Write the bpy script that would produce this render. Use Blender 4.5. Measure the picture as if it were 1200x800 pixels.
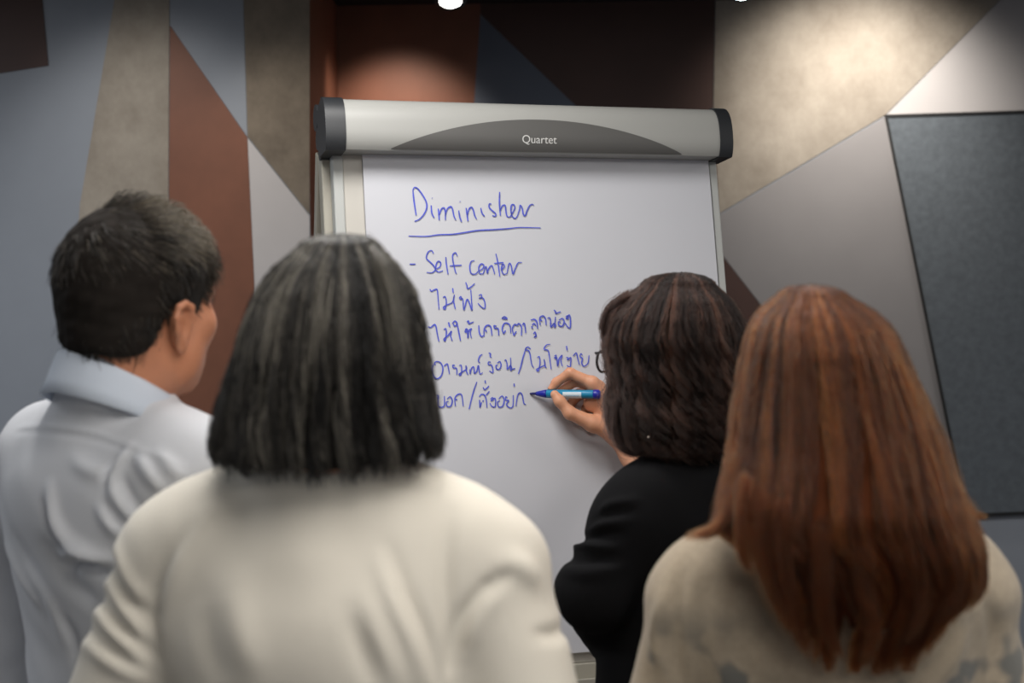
import bpy, bmesh, math, random
import numpy as np
from mathutils import Vector, Matrix

# ------------------------------------------------------------------ camera, world, lights
for o in list(bpy.data.objects):
    bpy.data.objects.remove(o)
SC = bpy.context.scene
COL = SC.collection
CAM_Z, FPX, PITCH = 1.62, 1700.0, 0.0705
cam = bpy.data.cameras.new('camera')
cam.sensor_width = 36.0
cam.lens = FPX / 1200 * 36.0
cam.clip_start = 0.05
cam.dof.use_dof = True
cam.dof.focus_distance = 2.74
cam.dof.aperture_fstop = 3.9
camo = bpy.data.objects.new('camera', cam)
camo.location = (0, 0, CAM_Z)
camo.rotation_euler = (math.pi / 2 - PITCH, 0, 0)
COL.objects.link(camo)
SC.camera = camo

SC.view_settings.view_transform = 'Standard'
SC.view_settings.look = 'None'
SC.view_settings.exposure = 0.0
SC.view_settings.gamma = 1.0
SC.view_settings.use_curve_mapping = False

world = bpy.data.worlds.new('world')
SC.world = world
world.use_nodes = True
world.node_tree.nodes['Background'].inputs[0].default_value = (0.62, 0.65, 0.72, 1)
world.node_tree.nodes['Background'].inputs[1].default_value = 0.22


def light(name, kind, loc, power, color=(1, 1, 1), size=1.0, size_y=None, aim=None, angle=60, blend=.5, spread=180):
    l = bpy.data.lights.new(name, kind)
    l.energy = power
    l.color = color
    if kind == 'AREA':
        l.shape = 'RECTANGLE' if size_y else 'SQUARE'
        l.size = size
        l.spread = math.radians(spread)
        if size_y:
            l.size_y = size_y
    if kind == 'SPOT':
        l.spot_size = math.radians(angle)
        l.spot_blend = blend
        l.shadow_soft_size = size
    o = bpy.data.objects.new(name, l)
    o.location = loc
    if aim is not None:
        d = Vector(aim) - Vector(loc)
        o.rotation_euler = d.to_track_quat('-Z', 'Y').to_euler()
    COL.objects.link(o)
    return o


# lamps of the room's ceiling and an added rear fill (all above the frame)
light('ceiling_lamp_key', 'AREA', (-0.30, 2.15, 2.43), 17.5, (1, .975, .945), 0.6, 0.5)
light('ceiling_lamp_right', 'AREA', (0.50, 0.80, 2.43), 25, (1, .965, .92), 1.5, 1.0)
light('fill_light_rear', 'AREA', (0.5, -1.2, 2.43), 24, (1, .96, .90), 1.2, 0.6)  # added fill behind the camera, brightens the backs
light('ceiling_lamp_far_left', 'AREA', (-2.6, 2.6, 2.43), 34, (.94, .97, 1), 1.2, 0.6)
light('ceiling_lamp_far_right', 'AREA', (2.6, 2.4, 2.43), 24, (1, .95, .90), 1.2, 0.6)
light('wall_spot_brown', 'SPOT', (-0.45, 4.78, 2.40), 25, (1, .86, .74), 0.04, aim=(-0.40, 5.2, 1.82), angle=80, blend=.9)
light('wall_spot_concrete', 'SPOT', (1.14, 4.55, 2.40), 40, (1, .93, .84), 0.05, aim=(1.20, 5.1, 2.0), angle=104, blend=1.0)
light('wall_spot_block', 'SPOT', (-0.72, 3.95, 2.40), 9, (1, .92, .82), 0.05, aim=(-.68, 4.5, 1.75), angle=66, blend=1.0)
light('wall_spot_left', 'SPOT', (-1.2, 3.75, 2.40), 14, (1, .96, .90), 0.05, aim=(-1.1, 4.5, 1.7), angle=76, blend=1.0)

# ------------------------------------------------------------------ pixel helpers
F = Vector((0, math.cos(PITCH), -math.sin(PITCH)))
U = Vector((0, math.sin(PITCH), math.cos(PITCH)))
EYE = Vector((0, 0, CAM_Z))


def ray(px, py):
    return Vector(((px - 600) / FPX, 0, 0)) - U * ((py - 400) / FPX) + F


def at(px, py, Y):
    d = ray(px, py)
    return EYE + d * (Y / d.y)


def on_plane(px, py, p0, nrm):
    d = ray(px, py)
    return EYE + d * ((p0 - EYE).dot(nrm) / d.dot(nrm))


# ------------------------------------------------------------------ objects helpers
def lnk(o, parent=None):
    COL.objects.link(o)
    if parent is not None:
        o.parent = parent
    return o


def tag(o, label=None, cat=None, group=None, kind=None):
    if label: o['label'] = label
    if cat: o['category'] = cat
    if group: o['group'] = group
    if kind: o['kind'] = kind
    return o


def thing(name, label, cat, loc=(0, 0, 0), group=None):
    o = bpy.data.objects.new(name, None)
    o.empty_display_size = .05
    o.location = loc
    COL.objects.link(o)
    return tag(o, label, cat, group)


def world_loc(o):
    v = Vector((0, 0, 0))
    while o is not None:
        v += Vector(o.location)
        o = o.parent
    return v


def mesh_obj(name, verts, faces, mats, parent=None, smooth=True, midx=None):
    """verts in world space; empties are never rotated, so local = world - parent origin"""
    off = world_loc(parent) if parent is not None else Vector((0, 0, 0))
    v = np.asarray(verts, dtype=np.float64).reshape(-1, 3) - np.array(off)
    me = bpy.data.meshes.new(name)
    me.from_pydata(v.tolist(), [], [list(map(int, f)) for f in faces])
    for m in (mats if isinstance(mats, (list, tuple)) else [mats]):
        me.materials.append(m)
    if midx is not None:
        me.polygons.foreach_set('material_index', np.asarray(midx, dtype=np.int32))
    if smooth:
        me.polygons.foreach_set('use_smooth', np.ones(len(me.polygons), dtype=bool))
    me.update()
    return lnk(bpy.data.objects.new(name, me), parent)


def bm_obj(name, bm, mat, parent=None, smooth=False):
    bm.normal_update()
    V = [v.co.copy() for v in bm.verts]
    for i, v in enumerate(bm.verts): v.index = i
    Fs = [[v.index for v in f.verts] for f in bm.faces]
    bm.free()
    return mesh_obj(name, V, Fs, mat, parent, smooth)


def bevel_mod(o, w=.003, seg=2):
    m = o.modifiers.new('bevel', 'BEVEL')
    m.width = w
    m.segments = seg
    m.limit_method = 'ANGLE'
    return o


def frame_box(o0, ax, ay, az, lo, hi):
    """box in an oriented frame: returns verts, faces"""
    V = []
    for k in (lo[2], hi[2]):
        for j in (lo[1], hi[1]):
            for i in (lo[0], hi[0]):
                V.append(o0 + ax * i + ay * j + az * k)
    Fs = [(0, 2, 3, 1), (4, 5, 7, 6), (0, 1, 5, 4), (2, 6, 7, 3), (0, 4, 6, 2), (1, 3, 7, 5)]
    return V, Fs


def join(parts):
    V, Fs = [], []
    for v, f in parts:
        b = len(V)
        V += list(v)
        Fs += [tuple(i + b for i in q) for q in f]
    return V, Fs


def tube(pts, rad, n=10, cap=True):
    pts = [Vector(p) for p in pts]
    if not isinstance(rad, (list, tuple)): rad = [rad] * len(pts)
    V, Fs = [], []
    prev = None
    for i, p in enumerate(pts):
        t = (pts[min(i + 1, len(pts) - 1)] - pts[max(i - 1, 0)]).normalized()
        if prev is None:
            a = Vector((0, 0, 1)) if abs(t.z) < .9 else Vector((1, 0, 0))
            x = t.cross(a).normalized()
        else:
            x = (prev - t * prev.dot(t)).normalized()
        prev = x
        y = t.cross(x)
        for k in range(n):
            an = 2 * math.pi * k / n
            V.append(p + (x * math.cos(an) + y * math.sin(an)) * rad[i])
    for i in range(len(pts) - 1):
        for k in range(n):
            a, b = i * n + k, i * n + (k + 1) % n
            Fs.append((a, b, b + n, a + n))
    if cap:
        Fs.append(tuple(range(n))[::-1])
        Fs.append(tuple(range((len(pts) - 1) * n, len(pts) * n)))
    return V, Fs


def smooth_line(pts, sub=5):
    """Catmull-Rom through points"""
    P = [np.array(p, float) for p in pts]
    if len(P) < 3: return P
    P = [2 * P[0] - P[1]] + P + [2 * P[-1] - P[-2]]
    out = []
    for i in range(1, len(P) - 2):
        for k in range(sub):
            t = k / sub
            a, b, c, d = P[i - 1], P[i], P[i + 1], P[i + 2]
            out.append(.5 * ((2 * b) + (c - a) * t + (2 * a - 5 * b + 4 * c - d) * t * t + (3 * b - a - 3 * c + d) * t ** 3))
    out.append(P[-2])
    return out


# ------------------------------------------------------------------ materials
def srgb(r, g, b):
    f = lambda c: (c / 255 / 12.92) if c / 255 <= .04045 else ((c / 255 + .055) / 1.055) ** 2.4
    return (f(r), f(g), f(b), 1)


def mat(name, col, rough=.6, var=0, scale=6, bump=0, bscale=400, metal=0, spec=.5, detail=4, sheen=0, sss=0, col2=None, coat=0):
    m = bpy.data.materials.new(name)
    m.use_nodes = True
    nt = m.node_tree
    b = nt.nodes['Principled BSDF']
    b.inputs['Base Color'].default_value = col
    b.inputs['Roughness'].default_value = rough
    b.inputs['Metallic'].default_value = metal
    b.inputs['Specular IOR Level'].default_value = spec
    if sheen: b.inputs['Sheen Weight'].default_value = sheen
    if coat: b.inputs['Coat Weight'].default_value = coat
    if sss:
        b.inputs['Subsurface Weight'].default_value = sss
        b.inputs['Subsurface Radius'].default_value = (1, .35, .2)
        b.inputs['Subsurface Scale'].default_value = .008
    tc = nt.nodes.new('ShaderNodeTexCoord')
    if var or col2:
        n = nt.nodes.new('ShaderNodeTexNoise')
        n.inputs['Scale'].default_value = scale
        n.inputs['Detail'].default_value = detail
        n.inputs['Roughness'].default_value = .62
        nt.links.new(tc.outputs['Object'], n.inputs['Vector'])
        r = nt.nodes.new('ShaderNodeValToRGB')
        r.color_ramp.elements[0].position = .3
        r.color_ramp.elements[1].position = .7
        c2 = col2 or col
        r.color_ramp.elements[0].color = tuple(max(0, c * (1 - var)) for c in c2[:3]) + (1,)
        r.color_ramp.elements[1].color = tuple(min(1, c * (1 + var)) for c in col[:3]) + (1,)
        nt.links.new(n.outputs['Fac'], r.inputs['Fac'])
        nt.links.new(r.outputs['Color'], b.inputs['Base Color'])
    if bump:
        n2 = nt.nodes.new('ShaderNodeTexNoise')
        n2.inputs['Scale'].default_value = bscale
        n2.inputs['Detail'].default_value = 2
        nt.links.new(tc.outputs['Object'], n2.inputs['Vector'])
        bp = nt.nodes.new('ShaderNodeBump')
        bp.inputs['Strength'].default_value = bump
        bp.inputs['Distance'].default_value = .002
        nt.links.new(n2.outputs['Fac'], bp.inputs['Height'])
        nt.links.new(bp.outputs['Normal'], b.inputs['Normal'])
    return m


def emit(name, col, s):
    m = bpy.data.materials.new(name)
    m.use_nodes = True
    b = m.node_tree.nodes['Principled BSDF']
    b.inputs['Base Color'].default_value = col
    b.inputs['Emission Color'].default_value = col
    b.inputs['Emission Strength'].default_value = s
    return m


def hair_mat(name, stops, rough=.42, soft=False):
    """per-strand colour picked at random between stops [(pos, rgb), ...]"""
    m = bpy.data.materials.new(name)
    m.use_nodes = True
    nt = m.node_tree
    nt.nodes.clear()
    out = nt.nodes.new('ShaderNodeOutputMaterial')
    if soft:
        h = nt.nodes.new('ShaderNodeBsdfPrincipled')
        h.inputs['Roughness'].default_value = .5
        h.inputs['Specular IOR Level'].default_value = .35
    else:
        h = nt.nodes.new('ShaderNodeBsdfHairPrincipled')
        h.parametrization = 'COLOR'
        h.inputs['Roughness'].default_value = rough
        h.inputs['Radial Roughness'].default_value = .45
        h.inputs['IOR'].default_value = 1.3
    inf = nt.nodes.new('ShaderNodeAttribute')
    inf.attribute_name = 'tone'
    r = nt.nodes.new('ShaderNodeValToRGB')
    el = r.color_ramp.elements
    while len(el) > len(stops): el.remove(el[-1])
    while len(el) < len(stops): el.new(1.0)
    for e, (p, c) in zip(el, stops):
        e.position = p
        e.color = srgb(*c)
    nt.links.new(inf.outputs['Fac'], r.inputs['Fac'])
    nt.links.new(r.outputs['Color'], h.inputs['Base Color' if soft else 'Color'])
    nt.links.new(h.outputs[0], out.inputs[0])
    return m


def concrete(name, c1, c2):
    m = mat(name, srgb(*c1), .78, .04, 3.2, .35, 40, detail=10, col2=srgb(*c2))
    nt = m.node_tree
    n = [x for x in nt.nodes if x.type == 'TEX_NOISE'][0]
    mp_ = nt.nodes.new('ShaderNodeMapping')
    mp_.inputs['Scale'].default_value = (1.3, 1.3, 1.1)
    nt.links.new(nt.nodes['Texture Coordinate'].outputs['Object'], mp_.inputs[0])
    nt.links.new(mp_.outputs[0], n.inputs['Vector'])
    n.inputs['Roughness'].default_value = .72
    return m


M = dict(
    brown=mat('copper_brown_panel', srgb(126, 80, 60), .55, .12, 5),
    darkbrown=mat('dark_brown_panel', srgb(74, 51, 45), .55, .10, 5),
    blue=mat('blue_grey_panel', srgb(150, 156, 166), .6, .05, 3),
    grey=mat('mid_grey_panel', srgb(144, 141, 142), .6, .05, 3),
    concrete=concrete('concrete_panel', (175, 166, 154), (139, 129, 117)),
    concretedark=concrete('dark_concrete_panel', (144, 132, 117), (104, 94, 82)),
    pale=mat('light_grey_panel', srgb(196, 192, 192), .6, .05, 3),
    ceil=mat('ceiling_black', srgb(26, 27, 31), .9),
    floor=mat('carpet_floor', srgb(90, 88, 86), .95, .15, 60, .4, 300),
    felt=mat('charcoal_felt', srgb(98, 105, 112), .95, .16, 40, .6, 500, detail=8, sheen=.2),
    feltedge=mat('black_trim', srgb(22, 23, 25), .6),
    alu=mat('grey_plastic_bar', srgb(162, 162, 158), .42, spec=.5),
    badge=mat('dark_grey_badge', srgb(92, 91, 89), .45),
    ink_white=mat('silver_print', srgb(215, 215, 212), .5),
    cap=mat('black_plastic', srgb(42, 44, 47), .45),
    rail=mat('taupe_metal_rail', srgb(160, 156, 144), .5),
    rail2=mat('pale_metal_rail', srgb(176, 178, 175), .5),
    board=mat('cream_board', srgb(188, 184, 176), .4),
    blue_dim=mat('blue_grey_panel_dim', srgb(98, 108, 124), .6, .05, 3),  # darker copy of the blue-grey panel, dimmer light painted into its colour
    paper=mat('white_paper', srgb(198, 199, 205), .8, .015, 4),
    ink=mat('blue_marker_ink', srgb(78, 88, 196), .7, .25, 90),
    mteal=mat('marker_teal', srgb(22, 128, 168), .35),
    mblue=mat('marker_blue', srgb(28, 36, 150), .35),
    mdark=mat('marker_nib', srgb(30, 32, 96), .7),
    mlabel=mat('marker_label', srgb(205, 218, 226), .4),
    skin=mat('skin', srgb(206, 148, 116), .5, .06, 25, .12, 500, sss=.12),
    skin2=mat('skin_tan', srgb(190, 128, 96), .5, .06, 25, .12, 500, sss=.12),
    eye=mat('eye_white', srgb(225, 222, 216), .2),
    shirt=mat('pale_blue_cotton', srgb(210, 212, 217), .85, .02, 8, .25, 900, sheen=.1),
    collar=mat('collar_cotton', srgb(204, 213, 226), .85, .02, 8, .25, 900),
    ivory=mat('ivory_knit', srgb(229, 222, 208), .9, .02, 8, .3, 700, sheen=.15),
    black=mat('black_cloth', srgb(12, 12, 14), .95, .05, 8, .3, 700, spec=.15),
    trouser=mat('dark_trouser', srgb(44, 46, 54), .9, .05, 8, .3, 600),
    shoe=mat('black_leather', srgb(24, 22, 22), .4),
    glass_frame=mat('black_glasses', srgb(16, 16, 18), .3),
    pearl=mat('pearl', srgb(235, 228, 218), .2, coat=.5),
    hairbase_black=mat('hair_under_black', srgb(38, 34, 31), .9, .2, 40, spec=.1),
    hairbase_bob=mat('hair_under_bob', srgb(34, 32, 30), .9, .2, 40, spec=.1),
    hairbase_brown=mat('hair_under_brown', srgb(30, 21, 19), .9, .2, 40, spec=.1),
    hairbase_red=mat('hair_under_red', srgb(70, 36, 18), .9, .2, 40, spec=.1),
    hair_man=hair_mat('hair_black_grey', [(0, (24, 21, 19)), (.45, (46, 41, 36)), (.75, (84, 76, 66)), (1, (128, 118, 102))], soft=True),
    hair_bob=hair_mat('hair_black_streaked', [(0, (20, 19, 18)), (.45, (37, 35, 33)), (.75, (76, 72, 66)), (1, (132, 126, 115))], soft=True),
    hair_brown=hair_mat('hair_dark_brown', [(0, (14, 9, 8)), (.55, (33, 21, 17)), (1, (86, 56, 43))]),
    hair_red=hair_mat('hair_auburn', [(0, (34, 15, 7)), (.45, (70, 36, 16)), (.8, (104, 57, 26)), (1, (142, 85, 42))]),
)


def beige_material():
    m = mat('beige_tweed', srgb(170, 156, 136), .95, .08, 120, .4, 600, sheen=.15)
    nt = m.node_tree
    b = nt.nodes['Principled BSDF']
    src = b.inputs['Base Color'].links[0].from_socket
    tc = nt.nodes.new('ShaderNodeTexCoord')
    n = nt.nodes.new('ShaderNodeTexNoise')
    n.inputs['Scale'].default_value = 19
    n.inputs['Detail'].default_value = 1.5
    nt.links.new(tc.outputs['Object'], n.inputs['Vector'])
    sp = nt.nodes.new('ShaderNodeSeparateXYZ')
    nt.links.new(tc.outputs['Object'], sp.inputs[0])
    mr = nt.nodes.new('ShaderNodeMapRange')       # printed blossoms gather towards the hem
    mr.inputs['From Min'].default_value = 1.245
    mr.inputs['From Max'].default_value = 1.17
    nt.links.new(sp.outputs['Z'], mr.inputs['Value'])
    rp = nt.nodes.new('ShaderNodeMapRange')
    rp.inputs['From Min'].default_value = .52
    rp.inputs['From Max'].default_value = .60
    nt.links.new(n.outputs['Fac'], rp.inputs['Value'])
    mu = nt.nodes.new('ShaderNodeMath')
    mu.operation = 'MULTIPLY'
    nt.links.new(mr.outputs[0], mu.inputs[0])
    nt.links.new(rp.outputs[0], mu.inputs[1])
    mx = nt.nodes.new('ShaderNodeMix')
    mx.data_type = 'RGBA'
    mx.inputs['B'].default_value = srgb(112, 111, 106)
    nt.links.new(mu.outputs[0], mx.inputs['Factor'])
    nt.links.new(src, mx.inputs['A'])
    nt.links.new(mx.outputs['Result'], b.inputs['Base Color'])
    return m


M['beige'] = beige_material()

# ------------------------------------------------------------------ setting
CEIL_Z = 2.45
YL = 4.5
pl_left = (Vector((0, YL, 0)), Vector((0, -1, 0)))
x_edge = at(363, 200, YL).x
y_back = 5.25
WA = math.radians(5)
main_p = Vector((x_edge, y_back, 0))
main_u = Vector((math.cos(WA), -math.sin(WA), 0))
main_n = Vector((-math.sin(WA), -math.cos(WA), 0))


def slab_polys(polys, p0, nrm):
    V, Fs, mi = [], [], []
    for k, (m, pts, lift) in enumerate(polys):
        w = [on_plane(x, y, p0, nrm) for x, y in pts]
        w = [Vector((p.x, p.y, min(max(p.z, 0.0), CEIL_Z))) for p in w]
        b = len(V)
        n = len(w)
        V += w + [p + nrm * lift for p in w]
        Fs.append(tuple(range(b + n, b + 2 * n)))
        mi.append(m)
        for i in range(n):
            j = (i + 1) % n
            Fs.append((b + i, b + j, b + n + j, b + n + i))
            mi.append(m)
    return V, Fs, mi


WM = [M['blue'], M['brown'], M['darkbrown'], M['grey'], M['concrete'], M['concretedark'], M['felt'], M['pale'], M['blue_dim']]


def wall(name, p0, u, nrm, x0, x1, thick, polys, depth_faces=()):
    V, Fs = frame_box(p0, u, -nrm, Vector((0, 0, 1)), (x0, 0, 0), (x1, thick, CEIL_Z))
    mi = [0] * 6
    for f, m in depth_faces: mi[f] = m
    V2, F2, m2 = slab_polys(polys, p0, nrm)
    b = len(V)
    V += V2
    Fs += [tuple(i + b for i in f) for f in F2]
    mi += m2
    o = mesh_obj(name, V, Fs, WM, None, False, mi)
    return tag(o, kind='structure')


left_polys = [
    (2, [(-500, -40), (46, -40), (57, 77), (-500, 165)], .004),
    (4, [(141, -40), (199, -40), (199, 1200), (30, 1200), (84, 410), (94, 240)], .004),
    (0, [(200, -40), (284, -40), (290, 160), (199.5, 29)], .004),
    (1, [(199.5, 30), (290, 161), (298, 330), (330, 1200), (200, 1200)], .004),
    (5, [(284.5, -40), (363, -40), (363, 251), (290.5, 160)], .004),
    (7, [(290.5, 162), (363, 253), (363, 1200), (331, 1200), (298.5, 330)], .004),
]
wall('wall_left', Vector((0, YL, 0)), Vector((1, 0, 0)), Vector((0, -1, 0)), -3.6, x_edge, y_back - YL + .3, left_polys, ((5, 1),))
main_polys = [
    (1, [(390, -10), (563, -10), (563, 18), (550, 200), (480, 1100), (390, 1100)], .004),
    (8, [(563, 18), (678, 127), (760, 205), (700, 400), (480, 1000), (550, 200)], .004),
    (2, [(563, -10), (838, -10), (835, 130), (843, 250), (845, 290), (760, 205), (678, 127), (563.5, 17)], .004),
    (4, [(839, -10), (1176, -10), (1037, 135), (843, 250), (836, 130)], .004),
    (7, [(1177, -10), (1900, -10), (1900, 110), (1037.5, 136)], .004),
    (3, [(843, 252), (1037, 137), (1140, 603), (1200, 1100), (1000, 500), (896, 362), (846, 298)], .004),
    (2, [(846, 299), (896, 363), (1000, 501), (1200, 1100), (700, 1100), (760, 600)], .004),
]
wall('wall_back', main_p, main_u, main_n, 0.0, 4.4, .2, main_polys)
tag(mesh_obj('floor', *frame_box(Vector((0, 0, 0)), Vector((1, 0, 0)), Vector((0, 1, 0)), Vector((0, 0, 1)),
                                 (-3.6, -3, -.1), (3.8, 5.8, 0)), M['floor'], None, False), kind='structure')
tag(mesh_obj('ceiling', *frame_box(Vector((0, 0, 0)), Vector((1, 0, 0)), Vector((0, 1, 0)), Vector((0, 0, 1)),
                                   (-3.6, -3, CEIL_Z), (3.8, 5.8, CEIL_Z + .1)), M['ceil'], None, False), kind='structure')

# charcoal felt pinboard on the right of the wall
pb = thing('pinboard', 'large charcoal felt pinboard with thin black edging on the right of the wall', 'pinboard', at(1150, 370, 5.05))
corners = [on_plane(x, y, main_p, main_n) + main_n * .005 for x, y in ((1036, 135), (1300, 127), (1360, 594), (1130, 604))]


def prism(pts, nrm, h):
    n = len(pts)
    V = list(pts) + [p + nrm * h for p in pts]
    Fs = [tuple(range(n, 2 * n)), tuple(range(n))[::-1]] + [(i, (i + 1) % n, n + (i + 1) % n, n + i) for i in range(n)]
    return V, Fs


cc = sum(corners, Vector()) / 4
mesh_obj('felt_panel', *prism([cc + (p - cc) * .985 for p in corners], main_n, .022), M['felt'], pb, False)
edge = []
for i in range(4):
    a, b = corners[i], corners[(i + 1) % 4]
    ai, bi = cc + (a - cc) * .984, cc + (b - cc) * .984
    edge.append(prism([a, b, bi, ai], main_n, .026))
mesh_obj('edging', *join(edge), M['feltedge'], pb, False)


# two ceiling spotlights
def spotlight(loc, label, tilt, col, s, r=.042):
    t = thing('spotlight', label, 'spotlight', loc, 'ceiling spotlights near the patterned wall')
    ax = Vector(tilt).normalized()
    loc = Vector(loc)
    V, Fs = tube([loc - ax * .12, loc - ax * .11, loc - ax * .01, loc, loc - ax * .004], [r * .8, r * 1.05, r * 1.12, r * 1.12, r], 28, False)
    Fs.append(tuple(range(28))[::-1])
    mesh_obj('housing', V, Fs, M['cap'], t)
    V, Fs = tube([loc - ax * .006, loc - ax * .002, loc + ax * .001], [r * .99, r * .97, r * .6], 28)
    mesh_obj('lens', V, Fs, emit('lamp_glow', col, s), t)
    top = loc - ax * .09
    mesh_obj('bracket', *tube([top, Vector((top.x, top.y, CEIL_Z - .012)), Vector((top.x, top.y, CEIL_Z))], [.008, .008, .03], 12), M['cap'], t)


spotlight(at(528, 2, 4.3), 'glowing round spotlight hanging from the black ceiling above the flip chart', (.05, -.42, -1), (1, .97, .9, 1), 9)
spotlight(at(871, -7, 4.3), 'spotlight cut off by the top edge above the lit concrete panel', (.0, -.35, -1), (.85, 1, .98, 1), 9)

# ------------------------------------------------------------------ flip chart easel
RZ, LEAN = math.radians(17), math.radians(12)
cu = Vector((math.cos(RZ), math.sin(RZ), 0))
cn = Vector((math.sin(RZ), -math.cos(RZ), 0))
cz = Vector((0, 0, 1))
cb = cz * math.cos(LEAN) - cn * math.sin(LEAN)      # up along the paper
cN = cn * math.cos(LEAN) + cz * math.sin(LEAN)      # out of the paper
C0 = at(612, 187, 2.87)


def chart(a, b, c):
    return C0 + cu * a + cb * b + cN * c


def chart_hit(px, py, c=0.0):
    p = on_plane(px, py, C0 + cN * c, cN) - C0
    return p.dot(cu), p.dot(cb)


aL, _ = chart_hit(424, 187)
aR, _ = chart_hit(828, 189)
_, bBot = chart_hit(690, 763)
easel = thing('flip_chart_easel', 'grey flip chart easel with rounded header bar and black end caps', 'flip chart',
              (C0.x, C0.y, 0))
barL, barR = chart_hit(400, 150, .03)[0], chart_hit(836, 160, .03)[0]
HB = .104


def prof(h):
    """outward depth of the header bar at height h (0..HB)"""
    q = abs((h - .045) / .0605)
    return .012 + .052 * max(0.0, 1 - q ** 2.6) ** (1 / 2.2)


def bar_loft(a0, a1, grow=0., n=26, na=2, back=-.020, h0=0., h1=HB):
    ring = []
    for i in range(n + 1):
        h = h0 + (h1 - h0) * i / n
        hh = h0 - grow + (h1 - h0 + 2 * grow) * i / n
        ring.append((hh, prof(h) + grow))
    ring += [(h1 + grow - .012, back * .75 - grow), (h1 - .035, back - grow), (h0 + .03, back - grow), (h0 - grow + .004, back * .6 - grow)]
    V, Fs = [], []
    m = len(ring)
    for k in range(na):
        a = a0 + (a1 - a0) * k / (na - 1)
        V += [chart(a, h, c) for h, c in ring]
    for k in range(na - 1):
        for i in range(m):
            j = (i + 1) % m
            Fs.append((k * m + i, k * m + j, (k + 1) * m + j, (k + 1) * m + i))
    Fs.append(tuple(range(m))[::-1])
    Fs.append(tuple(range((na - 1) * m, na * m)))
    return V, Fs


o = mesh_obj('header_bar', *bar_loft(barL, barR), M['alu'], easel, True)
o.modifiers.new('split', 'EDGE_SPLIT').split_angle = math.radians(40)
for s, (a0, a1) in ((-1, (barL - .036, barL + .002)), (1, (barR - .002, barR + .026))):
    parts = [bar_loft(a0, a1, .0025)]
    # the hooked lobes behind the cap
    for (h, c, r) in ((.094, -.066, .026), (.048, -.052, .022), (.02, -.03, .02)):
        parts.append(tube([chart(a0 + .004, h, c), chart(a1 - .004, h, c)], r, 20))
    o = mesh_obj('end_cap', *join(parts), M['cap'], easel, True)
    o.modifiers.new('split', 'EDGE_SPLIT').split_angle = math.radians(40)
# dark arched badge along the lower edge of the bar
bl, br = chart_hit(458, 180, .05)[0], chart_hit(798, 186, .05)[0]
V, Fs = [], []
NA, NB = 60, 10
for i in range(NA + 1):
    t = i / NA
    a = bl + (br - bl) * t
    top = .002 + .060 * max(0, 1 - abs(2 * t - 1) ** 2.0) + .0005
    for j in range(NB + 1):
        h = .001 + (top - .001) * j / NB
        V.append(chart(a, h, prof(h) + .0016))
for i in range(NA):
    for j in range(NB):
        q = i * (NB + 1) + j
        Fs.append((q, q + NB + 1, q + NB + 2, q + 1))
mesh_obj('badge', V, Fs, M['badge'], easel, True)
# lettering printed on the badge
tcu = bpy.data.curves.new('lettering', 'FONT')
tcu.body = 'Quartet'
tcu.size = .0215
tcu.align_x = 'CENTER'
tob = bpy.data.objects.new('lettering_source', tcu)
COL.objects.link(tob)
dg = bpy.context.evaluated_depsgraph_get()
tme = tob.evaluated_get(dg).to_mesh()
ta, tb = chart_hit(632.5, 167.5, .065)
V = [chart(ta + v.co.x, tb + v.co.y, prof(tb + v.co.y) + .0024) for v in tme.vertices]
Fs = [tuple(p.vertices) for p in tme.polygons]
tob.evaluated_get(dg).to_mesh_clear()
bpy.data.objects.remove(tob)
badge_o = [o for o in easel.children if o.name.startswith('badge')][0]
mesh_obj('lettering', V, Fs, M['ink_white'], badge_o, False)
# board and rails
bdL, bdR = chart_hit(402, 200)[0], chart_hit(831, 200)[0]
bB = bBot - .02
bevel_mod(mesh_obj('board', *frame_box(C0, cu, cb, cN, (bdL, bB, -.012), (bdR, .01, -.002)), M['board'], easel, False), .002)
for a0, a1 in ((bdL - .020, bdL), (bdR, bdR + .016)):
    bevel_mod(mesh_obj('side_rail', *frame_box(C0, cu, cb, cN, (a0, bB - .02, -.028), (a1, .01, .004)), M['rail2'], easel, False), .003)
tray = join([frame_box(C0, cu, cb, cN, (bdL - .02, bB - .05, -.028), (bdR + .016, bB, .012)),
             frame_box(C0, cu, cb, cN, (bdL + .04, bB - .05, .0), (bdR - .04, bB - .035, .075)),
             frame_box(C0, cu, cb, cN, (bdL + .04, bB - .05, .070), (bdR - .04, bB - .022, .075))])
bevel_mod(mesh_obj('pen_tray', *tray, M['rail'], easel, False), .003)
for a, sgn in ((bdL - .022, 1), (bdR + .004, -1)):
    p1 = chart(a, .02, -.046)
    tfl = (chart(a, 0, -.046).z) / cb.z
    foot = chart(a, -tfl, -.046)
    bevel_mod(mesh_obj('leg', *frame_box(p1, cu, (foot - p1).normalized(), cN, (-.014, 0, -.018), (.014, (foot - p1).length, .018)),
                       M['rail'], easel, False), .003)
    q = p1 + cn * -.04
    rf = Vector((q.x, q.y, 0)) - cn * .62 + cu * (.05 * sgn)
    ax = (rf - q).normalized()
    sx = ax.cross(cn).normalized()
    bevel_mod(mesh_obj('leg', *frame_box(q, sx, ax, sx.cross(ax), (-.013, 0, -.013), (.013, (rf - q).length - .013, .013)),
                       M['rail'], easel, False), .003)

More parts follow.
